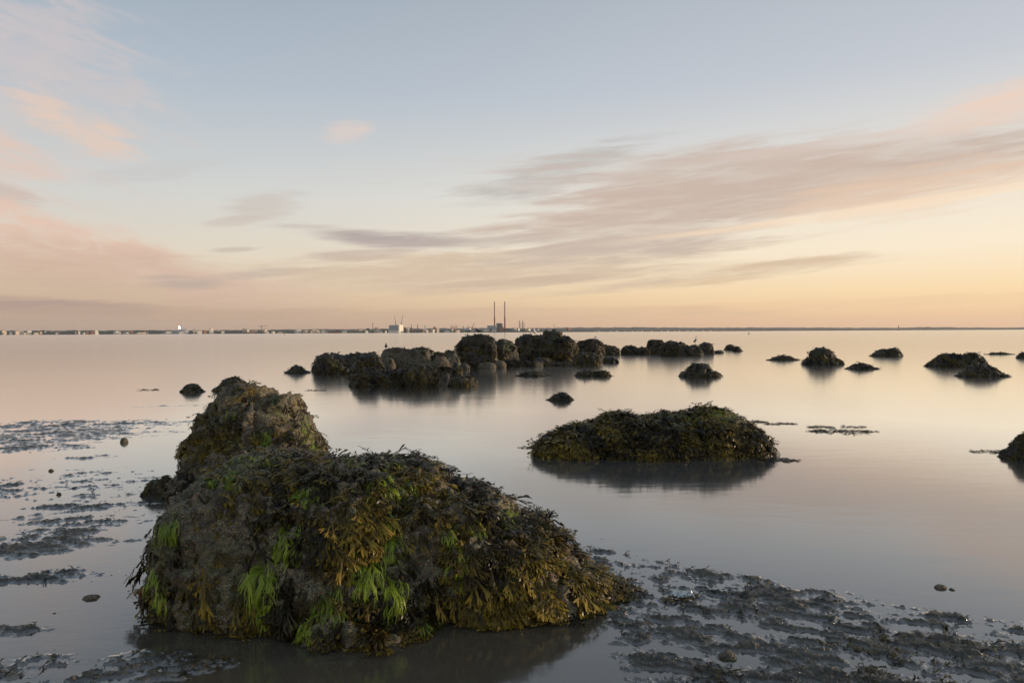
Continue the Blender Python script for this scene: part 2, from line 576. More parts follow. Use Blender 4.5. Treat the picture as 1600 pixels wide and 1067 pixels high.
ang2 = np.radians(np.linspace(-180, 180, 72, endpoint=False))
rad2 = np.concatenate([[0.2], np.geomspace(2, 14400, 30)])
A2, R2 = np.meshgrid(ang2, rad2)
nr, na = A2.shape
ii, jj = np.meshgrid(np.arange(nr - 1), np.arange(na), indexing='ij')
F = np.stack([ii * na + jj, (ii + 1) * na + jj, (ii + 1) * na + (jj + 1) % na, ii * na + (jj + 1) % na], -1).reshape(-1, 4)[:, ::-1]
o = mesh_np('water', np.stack([(R2 * np.sin(A2)).ravel(), (R2 * np.cos(A2)).ravel(), np.zeros(R2.size)], 1), F, M_WATER, smooth=True)
tag(o, 'calm silty sea water reflecting the sunset sky', kind='structure')


# ------------------------------------------------------------------ rocks
def blob_arrays(ells, voxel, smooth_it=4, pw=2.6):
    "voxel-remeshed union of ellipsoids (cx, cy, cz, rx, ry, rz[, rotz deg[, roty deg]]) -> verts, quads"
    bm = bmesh.new()
    for e in ells:
        cx, cy, cz, rx, ry, rz = e[:6]
        rot = Matrix.Rotation(R(e[6] if len(e) > 6 else 0), 4, 'Z') @ Matrix.Rotation(R(e[7] if len(e) > 7 else 0), 4, 'Y')
        mt = Matrix.Translation((cx, cy, cz)) @ rot @ Matrix.Diagonal((rx, ry, rz, 1))
        for v in bmesh.ops.create_icosphere(bm, subdivisions=4, radius=1)['verts']:
            l = sum(abs(k) ** pw for k in v.co) ** (1 / pw)
            v.co = mt @ (v.co / l)
    me = bpy.data.meshes.new('tmp'); bm.to_mesh(me); bm.free()
    ob = bpy.data.objects.new('tmp', me); COL.objects.link(ob)
    md = ob.modifiers.new('r', 'REMESH'); md.mode = 'VOXEL'; md.voxel_size = voxel
    ms = ob.modifiers.new('s', 'SMOOTH'); ms.iterations = smooth_it; ms.factor = 0.5
    dg = bpy.context.evaluated_depsgraph_get()
    ev = ob.evaluated_get(dg); em = ev.to_mesh()
    V = np.empty(len(em.vertices) * 3, np.float32); em.vertices.foreach_get('co', V); V = V.reshape(-1, 3).astype(float)
    Q = np.empty(len(em.loops), np.int32); em.loops.foreach_get('vertex_index', Q); Q = Q.reshape(-1, 4)
    ev.to_mesh_clear()
    bpy.data.objects.remove(ob); bpy.data.meshes.remove(me)
    return V, Q


def normals(V, Q):
    fn = np.cross(V[Q[:, 2]] - V[Q[:, 0]], V[Q[:, 3]] - V[Q[:, 1]])
    N = np.zeros_like(V)
    for k in range(4): np.add.at(N, Q[:, k], fn)
    return N / (np.linalg.norm(N, axis=1)[:, None] + 1e-12), fn


def rock_arrays(ells, voxel, size, amp, seed, zcut=-0.12, smooth_it=4, pw=2.6, facets=0):
    V, Q = blob_arrays(ells, voxel, smooth_it, pw)
    if facets:                                # split faces: planes that slice the rounded mass
        fr = np.random.default_rng(int(abs(seed) * 100) + 5)
        for e in ells:
            c = np.array(e[:3]); rr = np.array(e[3:6])
            near = (((V - c) / (rr * 1.15)) ** 2).sum(1) < 1.6
            for _ in range(facets):
                d_ = fr.normal(size=3) * np.array([1, 1, 0.6]); d_[2] = abs(d_[2]) - 0.15; d_ /= np.linalg.norm(d_)
                lim = np.linalg.norm(d_ * rr) * fr.uniform(0.80, 0.98)
                V = V - d_ * (np.clip((V - c) @ d_ - lim, 0, None) * 0.85 * near)[:, None]
        deg = np.bincount(Q.ravel(), minlength=len(V))[:, None] * 2
        for _ in range(3):
            S = np.zeros_like(V)
            for k in range(4):
                np.add.at(S, Q[:, k], V[Q[:, (k + 1) % 4]]); np.add.at(S, Q[:, k], V[Q[:, (k + 3) % 4]])
            V = V * 0.4 + 0.6 * S / np.maximum(deg, 1)
    N, _ = normals(V, Q)
    q = V + seed * 7.77
    d = amp[0] * fbm(q, size, 3) + amp[1] * (fbm(q + 5, size * 0.32, 3, 0.5, True) - 0.5) + amp[2] * fbm(q + 9, size * 0.1, 3, 0.55) + amp[3] * (fbm(q + 13, size * 0.035, 2, 0.6, True) - 0.4)
    V = V + N * d[:, None]
    keep = (V[Q][:, :, 2] > zcut).any(1)
    Q = Q[keep]
    lab = np.arange(len(V))
    for _ in range(400):                     # keep the largest connected piece
        m_ = lab[Q].min(1); new = lab.copy()
        for k in range(4): np.minimum.at(new, Q[:, k], m_)
        new = new[new]
        if (new == lab).all(): break
        lab = new
    ql = lab[Q[:, 0]]
    cnt = np.bincount(ql)
    Q = Q[cnt[ql] > 0.04 * cnt.max()]
    used = np.unique(Q); idx = np.full(len(V), -1); idx[used] = np.arange(len(used))
    return V[used], idx[Q]


def sample_surface(V, Q, n, weight=None):
    N, fn = normals(V, Q)
    ar = np.linalg.norm(fn, axis=1)
    c = V[Q].mean(1)
    w = ar if weight is None else ar * weight(c, fn / (ar[:, None] + 1e-12))
    k = rng.choice(len(Q), size=n, p=w / w.sum())
    a, b = rng.random((n, 1)), rng.random((n, 1))
    q = Q[k]
    p = (V[q[:, 0]] * (1 - a) + V[q[:, 1]] * a) * (1 - b) + (V[q[:, 3]] * (1 - a) + V[q[:, 2]] * a) * b
    nn = N[q].mean(1)
    return p, nn / (np.linalg.norm(nn, axis=1)[:, None] + 1e-9)


def frond_template(rs, depth, L, Wd, segs=2, spread=26):
    "a forked flat frond: verts (x across, s along, z lift), quads, tip parameter"
    v, f, t = [], [], []
    tot = L

    def rec(x, s, a, w, ln, lev, z):
        n = segs if lev else segs
        x0, s0, a0 = x, s, a
        prev = None
        tw = rs.uniform(-0.5, 0.5)
        for i in range(n + 1):
            k = i / n
            if lev == 0:
                ww = w * (1.0 + 0.55 * math.sin(math.pi * min(1, k * 1.15)) - 0.5 * k ** 3)
            else:
                ww = w * (0.85 + 0.25 * k)
            dxn, dsn = math.cos(a0), -math.sin(a0)
            zz = z + 0.25 * Wd * math.sin(k * 3.0 + tw * 4)
            v.append((x0 + dxn * ww / 2, s0 + dsn * ww / 2, zz + tw * ww * 0.5)); v.append((x0 - dxn * ww / 2, s0 - dsn * ww / 2, zz - tw * ww * 0.5))
            t.extend([min(1, s0 / tot)] * 2)
            if prev is not None: f.append((prev, prev + 1, len(v) - 1, len(v) - 2))
            prev = len(v) - 2
            if i < n:
                a0 += rs.uniform(-0.15, 0.15)
                x0 += math.sin(a0) * ln / n; s0 += math.cos(a0) * ln / n
        if lev > 0:
            for sg in (-1, 1):
                if lev < depth and rs.random() < 0.10: continue
                rec(x0, s0, a0 + sg * R(rs.uniform(0.55, 1.25) * spread), w * 0.88, ln * rs.uniform(0.75, 1.05), lev - 1, zz + rs.uniform(-0.3, 0.5) * Wd)

    rec(0, 0, 0, Wd, L / (depth + 1.0), depth, 0)
    return np.array(v), np.array(f), np.array(t)


_rs = random.Random(3)
T_BIG = [frond_template(_rs, 3, 1.0, 0.085, 2, 24) for _ in range(10)]
T_HUGE = [frond_template(_rs, 4, 1.0, 0.075, 2, 22) for _ in range(6)]
T_SMALL = [frond_template(_rs, 2, 1.0, 0.15, 1, 28) for _ in range(8)]
T_LONG = [frond_template(_rs, 3, 1.0, 0.050, 3, 12) for _ in range(8)]
T_TINY = [frond_template(_rs, 1, 1.0, 0.24, 1, 30) for _ in range(6)]


def grow(p, n, templates, Lmin, Lmax, lift=0.5, droop=0.6, split=False, floor=0.004, wide=1.0):
    "bend templates over the surface points p (normals n), hanging with gravity"
    K = len(p)
    down = np.array([0, 0, -1.0])
    tdn = down - n * (n @ down)[:, None]
    steep = np.linalg.norm(tdn, axis=1)
    rnd = rng.normal(size=(K, 3)); rnd -= n * (rnd * n).sum(1)[:, None]
    rnd /= np.linalg.norm(rnd, axis=1)[:, None] + 1e-9
    t = tdn * 1.5 + rnd * (0.22 + 0.8 * (1 - steep))[:, None]
    t /= np.linalg.norm(t, axis=1)[:, None] + 1e-9
    bb = np.cross(t, n)
    L = rng.uniform(Lmin, Lmax, K)
    lf = lift * rng.uniform(0.1, 1.0, K)
    kd = droop * steep ** 2
    ch = rng.integers(0, len(templates), K)
    rv = np.clip(0.45 * rng.random(K) + 0.30 + 0.55 * perlin(p * (3.0 if Lmax < 0.3 else 1.0)), 0, 1)
    res = []
    for ti, (tv, tf, tt) in enumerate(templates):
        sel = np.where(ch == ti)[0]
        if not len(sel): continue
        l = L[sel][:, None]
        x = tv[None, :, 0] * l * wide
        s = tv[None, :, 1] * l
        z = tv[None, :, 2] * l + lf[sel][:, None] * (s - 0.75 * s * s / l) + 0.004
        k = kd[sel][:, None]
        g = k * s * s / (2 * l)
        V = p[sel][:, None, :] + t[sel][:, None, :] * (s - g)[..., None] + bb[sel][:, None, :] * x[..., None] + n[sel][:, None, :] * z[..., None]
        V[..., 2] -= g
        if floor is not None:
            V[..., 2] = np.where(V[..., 2] < floor, floor + (0.012 * rng.random(V.shape[:2])), V[..., 2])
        m = len(tv)
        FF = tf[None] + (np.arange(len(sel)) * m)[:, None, None]
        res.append((V, FF, np.broadcast_to(tt, (len(sel), m)), np.broadcast_to(rv[sel][:, None], (len(sel), m))))
    if split: return res
    off, VV, FFs, TT, RR = 0, [], [], [], []
    for V, FF, tt, r_ in res:
        VV.append(V.reshape(-1, 3)); FFs.append(FF.reshape(-1, 4) + off); TT.append(tt.ravel()); RR.append(r_.ravel())
        off += V.shape[0] * V.shape[1]
    return np.concatenate(VV), np.concatenate(FFs), np.concatenate(TT), np.concatenate(RR)


def weed_part(name, p, n, templates, Lmin, Lmax, mat, parent, base, **kw):
    V, FF, tt, r_ = grow(p, n, templates, Lmin, Lmax, **kw)
    o = mesh_np(name, V - base, FF, mat, parent, smooth=True, attrs={'tip': tt, 'rnd': r_})
    o['kind'] = 'stuff'
    return o


def hair_patch(parent, base, bvh, px, py, rpx, n, Lmin, Lmax, mat=None, name='green_algae', w=0.0034, stretch=1.0):
    "a tuft of fine algae strands on the rock seen around photo pixel (px, py)"
    pts, nrm = [], []
    n = int(n * 1.7)
    while len(pts) < n:
        a, rr = random.uniform(0, 2 * math.pi), math.sqrt(random.random())
        rr *= 1.15 + 0.35 * math.sin(3 * a + px)
        d = ray(px + rpx * rr * math.cos(a), py + rpx * stretch * rr * math.sin(a))
        if perlin(np.array([[px * 0.3 + rr * math.cos(a) * 3.2, py * 0.3 + rr * math.sin(a) * 1.5, 0.5]]))[0] < 0.02:
            n -= 0.5
            continue
        h = bvh.ray_cast(Vector(CAM), Vector(d).normalized(), 12)
        if h[0] is None:
            n -= 1
            continue
        pts.append(h[0]); nrm.append(h[1])
    if len(pts) < 5: return None
    p, nn = np.array(pts), np.array(nrm)
    K = len(p)
    L = rng.uniform(Lmin, Lmax, K)
    down = np.array([0, 0, -1.0])
    clump = np.stack([perlin(p * 18 + k * 31) for k in range(3)], 1)
    sg = 6
    V = np.zeros((K, sg + 1, 2, 3))
    ph = rng.uniform(0, 6.28, K)
    off = 0.008 + 0.016 * rng.random(K) ** 2
    c = p.copy()
    for i in range(sg + 1):
        s = i / sg
        st = 1 - nn[:, 2:3] ** 2
        t = down + (clump * 0.7 + rng.normal(size=(K, 3)) * 0.10) * (1.3 - st)
        t -= nn * (t * nn).sum(1)[:, None]
        t /= np.linalg.norm(t, axis=1)[:, None] + 1e-9
        b = np.cross(t, nn)
        q = c + nn * (off * (0.4 + 1.2 * math.sin(s * 2.4)))[:, None] + b * (np.sin(ph + s * 5) * 0.003 * s)[:, None]
        ww = w * (1 - 0.7 * s)
        V[:, i, 0] = q + b * ww / 2; V[:, i, 1] = q - b * ww / 2
        c = c + t * (L / sg)[:, None]
        for k in range(K):
            h = bvh.find_nearest(c[k])
            c[k] = h[0]; nn[k] = nn[k] * 0.4 + np.array(h[1]) * 0.6
        nn /= np.linalg.norm(nn, axis=1)[:, None] + 1e-9
    V[..., 2] = np.maximum(V[..., 2], 0.004)
    m = (sg + 1) * 2
    f = np.array([(2 * i, 2 * i + 1, 2 * i + 3, 2 * i + 2) for i in range(sg)])
    FF = (f[None] + (np.arange(K) * m)[:, None, None]).reshape(-1, 4)
    tip = np.tile(np.repeat(np.linspace(0, 1, sg + 1), 2), K)
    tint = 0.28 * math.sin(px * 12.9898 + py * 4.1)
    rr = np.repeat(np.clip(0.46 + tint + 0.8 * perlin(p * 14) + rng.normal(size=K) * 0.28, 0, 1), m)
    return tag(mesh_np(name, V.reshape(-1, 3) - base, FF, mat or M_ALGA, parent, smooth=True, attrs={'tip': tip, 'rnd': rr}), kind='stuff')


def bvh_of(V, Q):
    return BVHTree.FromPolygons(V.tolist(), Q.tolist())


def spots(px, py, lst):
    m = np.zeros(len(px))
    for x, y, rx, ry, a in lst:
        m = np.maximum(m, a * np.exp(-((px - x) / rx) ** 2 - ((py - y) / ry) ** 2))
    return m


HAIR_A = [(615, 752, 30, 520, 0.05, 0.12, 1.0), (604, 832, 14, 260, 0.08, 0.20, 2.0), (482, 774, 22, 260, 0.03, 0.08, 0.45), (350, 750, 24, 260, 0.03, 0.07, 0.5),
          (262, 828, 16, 160, 0.05, 0.11, 0.7), (412, 905, 16, 220, 0.10, 0.22, 1.6), (240, 915, 14, 150, 0.06, 0.16, 1.8), (452, 850, 20, 200, 0.05, 0.12, 1.2),
          (575, 885, 14, 200, 0.10, 0.22, 1.6), (520, 945, 22, 220, 0.06, 0.14, 1.0), (475, 975, 18, 200, 0.03, 0.09, 0.7), (612, 918, 14, 200, 0.05, 0.14, 1.4),
          (718, 872, 13, 240, 0.08, 0.18, 1.7), (742, 826, 14, 130, 0.03, 0.08, 0.7), (790, 812, 15, 160, 0.03, 0.09, 0.9), (672, 968, 14, 160, 0.03, 0.09, 1.0),
          (560, 880, 14, 150, 0.05, 0.12, 1.4), (700, 832, 9, 90, 0.03, 0.07, 1.0), (540, 720, 24, 160, 0.02, 0.05, 0.35), (390, 720, 30, 180, 0.02, 0.05, 0.3)]
# ---- the large boulder in front
ellsA = [(-1.50, 4.15, 0.16, 0.55, 0.66, 0.54), (-1.02, 4.15, 0.16, 0.70, 0.70, 0.57), (-0.72, 4.12, 0.12, 0.50, 0.62, 0.55),
         (-0.34, 4.08, 0.04, 0.44, 0.58, 0.53), (-0.08, 4.02, -0.02, 0.40, 0.50, 0.42), (0.12, 3.97, -0.06, 0.38, 0.42, 0.27), (0.42, 3.93, -0.06, 0.30, 0.22, 0.10),
         (-1.60, 3.88, 0.08, 0.38, 0.42, 0.40), (-1.0, 3.74, 0.02, 0.70, 0.38, 0.38), (-0.78, 3.50, -0.04, 0.35, 0.26, 0.18)]
VA, QA = rock_arrays(ellsA, 0.016, 0.50, (0.10, 0.075, 0.045, 0.018), 1.0, -0.05, 5, 2.6, 0)
_px, _py, _w = project(VA)
GA = spots(_px, _py, [(350, 742, 60, 16, .9), (430, 715, 60, 12, .6), (615, 752, 34, 40, 1), (604, 832, 20, 60, .9), (482, 774, 30, 14, 1), (412, 905, 24, 50, .7), (262, 828, 24, 26, .8), (240, 920, 24, 60, .8),
                      (575, 885, 24, 50, .8), (520, 945, 34, 40, .7), (718, 872, 18, 50, .9), (790, 812, 20, 22, .8), (672, 968, 18, 24, .8), (475, 975, 26, 26, .8), (350, 920, 60, 60, .5), (452, 850, 30, 40, .6)])
rockA = mesh_np('boulder', VA, QA, M_ROCK, smooth=True, attrs={'green': GA * np.clip(0.5 + 1.6 * fbm(VA + 77, 0.09, 3), 0, 1)})
tag(rockA, 'largest boulder in the front, grey barnacled side, draped in brown seaweed and bright green algae', 'rock')
baseA = local(rockA)
bvhA = bvh_of(VA, QA)


def wA(c, n):
    px, py, w = project(c)
    view = CAM - c; view /= np.linalg.norm(view, axis=1)[:, None]
    front = (n * view).sum(1)
    d = np.full(len(c), 0.10)
    d = np.maximum(d, spots(px, py, [(560, 740, 190, 60, 1.0), (430, 730, 90, 45, 0.9), (330, 740, 60, 30, 0.35), (830, 860, 110, 110, 1.3), (740, 800, 70, 70, 1.0),
                                     (900, 910, 90, 50, 1.5), (760, 930, 110, 60, 1.2), (560, 830, 70, 60, 0.9), (440, 810, 50, 50, 0.6), (620, 960, 110, 50, 0.9),
                                     (570, 980, 80, 50, 1.2), (450, 930, 30, 50, 0.7), (390, 960, 30, 40, 0.7), (250, 930, 40, 50, 0.25)]))
    bare = spots(px, py, [(340, 840, 110, 75, 1.0), (250, 800, 50, 90, 0.7), (640, 870, 35, 60, 0.85), (500, 890, 60, 40, 0.6), (300, 900, 80, 40, 0.7), (690, 760, 25, 25, 0.5)])
    d = d * (1 - 0.93 * np.clip(bare, 0, 1))
    d = np.where((front < 0.0) & (px < 420), 0.08, np.where(front < -0.15, 0.25, d))
    d *= np.clip(0.55 + 1.9 * fbm(c + 50, 0.16, 3), 0.03, 1.6)
    d *= 1 - 0.85 * np.clip(spots(px, py, [(a[0], a[1] + 12 * a[6], a[2] * 1.1, a[2] * a[6] + 14, 1.0) for a in HAIR_A]), 0, 1)
    return d * (c[:, 2] > 0.01)


p, n = sample_surface(VA, QA, 3000, lambda c, nn: wA(c, nn) * sstep(0.85, 0.45, nn[:, 2]) * (c[:, 2] > 0.06))
weed_part('draped_seaweed', p, n, T_LONG, 0.14, 0.27, M_WEED, rockA, baseA, lift=0.13, droop=0.9)
p, n = sample_surface(VA, QA, 6800, wA)
weed_part('seaweed', p, n, T_BIG, 0.06, 0.14, M_WEED, rockA, baseA, lift=0.26, droop=0.8)
# the fronds that show largest: parts of their own
p, n = sample_surface(VA, QA, 300, lambda c, nn: wA(c, nn) * (((CAM - c) * nn).sum(1) > -0.3) * (c[:, 1] < 4.6))
for V, FF, tt, r_ in grow(p, n, T_HUGE, 0.12, 0.20, lift=0.32, droop=0.8, split=True):
    for k in range(len(V)):
        mesh_np('seaweed_frond', V[k] - baseA, FF[0], M_WEED, rockA, smooth=True, attrs={'tip': tt[k], 'rnd': r_[k]})
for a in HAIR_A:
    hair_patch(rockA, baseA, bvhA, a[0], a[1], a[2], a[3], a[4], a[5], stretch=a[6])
o = hair_patch(rockA, baseA, bvhA, 217, 925, 7, 160, 0.08, 0.2, M_ORANGE, 'orange_weed', 0.005, 4.0)

# ---- the grey boulder behind it
ellsB = [(-2.62, 6.80, 0.38, 0.36, 0.50, 0.60), (-2.34, 6.76, 0.34, 0.34, 0.50, 0.62), (-2.86, 6.72, 0.22, 0.30, 0.46, 0.54), (-2.12, 6.66, 0.12, 0.24, 0.45, 0.54),
         (-2.94, 6.60, 0.0, 0.22, 0.42, 0.46), (-2.96, 6.40, 0.0, 0.18, 0.34, 0.22), (-2.45, 6.4, 0.05, 0.52, 0.42, 0.42), (-1.97, 6.5, 0.0, 0.22, 0.4, 0.36)]
VB, QB = rock_arrays(ellsB, 0.028, 0.50, (0.08, 0.09, 0.07, 0.030), 2.0, -0.08, 3, 2.3, 2)
rockB = mesh_np('boulder', VB, QB, M_ROCK, smooth=True, attrs={'green': np.clip(1.8 * fbm(VB + 77, 0.22, 3) - 0.25, 0, 0.8)})
tag(rockB, 'tall rough grey boulder standing right behind the largest seaweed-draped one', 'rock')
baseB = local(rockB)
bvhB = bvh_of(VB, QB)


def wB(c, n):
    px, py, w = project(c)
    d = 0.10 + spots(px, py, [(350, 610, 60, 14, 0.5), (440, 640, 40, 40, 0.25), (290, 690, 45, 75, 1.0), (330, 640, 35, 25, 0.6), (380, 700, 60, 30, 0.8), (470, 700, 40, 25, 0.7), (260, 750, 30, 40, 1.3), (350, 670, 40, 40, 0.5)])
    return d * np.clip(0.5 + 1.6 * fbm(c + 20, 0.25, 3), 0.05, 1.5)


p, n = sample_surface(VB, QB, 2300, wB)
weed_part('seaweed', p, n, T_BIG, 0.07, 0.14, M_WEED, rockB, baseB, lift=0.3)
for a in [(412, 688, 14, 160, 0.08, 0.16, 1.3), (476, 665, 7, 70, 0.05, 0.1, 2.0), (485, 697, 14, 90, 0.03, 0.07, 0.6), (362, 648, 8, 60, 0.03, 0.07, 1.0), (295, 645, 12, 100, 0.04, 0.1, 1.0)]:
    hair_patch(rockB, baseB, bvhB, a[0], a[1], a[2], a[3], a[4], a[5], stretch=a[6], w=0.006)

# ---- the weed-covered boulder in the water on the right
ellsC = [(0.98, 8.50, -0.04, 0.62, 0.50, 0.35), (1.45, 8.60, 0.02, 0.56, 0.62, 0.40), (2.00, 8.62, 0.02, 0.60, 0.62, 0.42), (2.50, 8.65, 0.02, 0.52, 0.62, 0.46), (2.82, 8.50, -0.05, 0.34, 0.42, 0.34), (0.58, 8.38, -0.06, 0.36, 0.34, 0.24), (1.75, 8.3, -0.05, 1.0, 0.40, 0.27)]
VC, QC = rock_arrays(ellsC, 0.035, 0.55, (0.10, 0.10, 0.05, 0.012), 3.0, -0.10, 3, 2.1)
rockC = mesh_np('boulder', VC, QC, M_ROCK, smooth=True, attrs={'green': np.clip((VC[:, 2] - 0.30) * 5, 0, 0.7)})
tag(rockC, 'wide low boulder alone in the water, fully covered in brown seaweed, green on top', 'rock')
baseC = local(rockC)
bvhC = bvh_of(VC, QC)


def wC(c, n):
    px, py, w = project(c)
    return (1 - 0.9 * spots(px, py, [(1125, 650, 55, 12, 1.0), (1060, 662, 40, 6, 0.6)])) * (c[:, 2] > -0.03)


p, n = sample_surface(VC, QC, 900, wC)
weed_part('draped_seaweed', p, n, T_BIG, 0.15, 0.26, M_WEED, rockC, baseC, lift=0.35, floor=-0.02)
p, n = sample_surface(VC, QC, 8500, wC)
weed_part('seaweed', p, n, T_SMALL, 0.08, 0.14, M_WEED, rockC, baseC, lift=0.62, floor=-0.02)
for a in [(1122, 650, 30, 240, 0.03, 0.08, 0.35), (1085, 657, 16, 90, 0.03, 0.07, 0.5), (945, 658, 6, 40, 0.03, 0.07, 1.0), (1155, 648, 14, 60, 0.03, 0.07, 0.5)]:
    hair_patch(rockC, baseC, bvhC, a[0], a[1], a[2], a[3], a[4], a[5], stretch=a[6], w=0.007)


# ---- rocks farther out: measured in the photo as (left, right, top, waterline) boxes
def far_rock(label, boxes, weed=0.8, mat=None, name='rock', deep=0.7, Lw=None, group=None, rough=1.0, skirt=0.0, cat='rock', facets=0, pw=2.0, wide=1.0):
    ells, D0 = [], None
    for bx in boxes:
        l, r, t, bs = bx[:4]
        Yf = G((l + r) / 2, bs)[1]
        a, b_ = P(l, bs, Yf), P(r, bs, Yf)
        wd = (b_[0] - a[0]) / 2
        dp = wd * deep
        Yc = Yf + dp * 0.85 + (bx[4] if len(bx) > 4 else 0)
        cx = P((l + r) / 2, bs, Yc)[0]
        top = P((l + r) / 2, t, Yc)[2]
        zc = top * 0.18
        wd *= Yc / Yf
        ells.append((cx, Yc, zc, wd * 1.08 * wide, dp, max(top - zc, 0.02) * 1.06))
        if not facets:
            ells[-1] = (cx, Yc, zc * 0.3, wd * 0.80, dp * 0.9, max(top - zc * 0.3, 0.02) * 1.06)
            ells.append((cx, Yc, -0.02, wd * (1.04 + skirt), dp * (1 + skirt), max(0.04, top * 0.55)))
        elif skirt: ells.append((cx, Yc, -0.01, wd * (1 + skirt), dp * (1 + skirt), max(0.03, top * 0.3)))
        D0 = Yf if D0 is None else min(D0, Yf)
    vox = max(0.02, D0 * 0.0024)
    size = max(e[3] for e in ells)
    sd = boxes[0][0] * 0.37
    k = min(size, 1.3 * max(e[2] + e[5] for e in ells)) * rough
    V, Q = rock_arrays(ells, vox, size * 0.8, (0.12 * k, 0.16 * k, 0.09 * k, 0.03 * k), sd, -0.10, 2, pw, facets)
    o = mesh_np(name, V, Q, mat or M_ROCKFAR, smooth=True, attrs={'green': np.clip(1.8 * fbm(V + 7, size * 0.6, 3) - 0.35, 0, 0.7)})
    tag(o, label, cat, group)
    base = local(o)
    if weed > 0:
        area = np.linalg.norm(normals(V, Q)[1], axis=1).sum() / 2
        Lf = Lw or min(0.20, 0.0068 * D0)
        if mat is M_BARE: weed = weed * 0.35
        npts = int(min(3000, weed * 4.5 * area / (Lf * Lf)))

        def wf(c, n_):
            w_ = np.clip(0.25 + weed + 1.8 * fbm(c + sd, size * 0.5, 2), 0.0, 1.5)
            if mat is M_BARE: w_ = w_ * sstep(0.60, 0.92, n_[:, 2])
            return w_ * (c[:, 2] > -0.03) + 1e-6
        p, n = sample_surface(V, Q, npts, wf)
        weed_part('seaweed', p, n, T_TINY if D0 > 14 else T_SMALL, Lf * 0.7, Lf * 1.4, M_WEEDFAR, o, base, lift=0.28, floor=-0.02)
    return o, V, Q, base


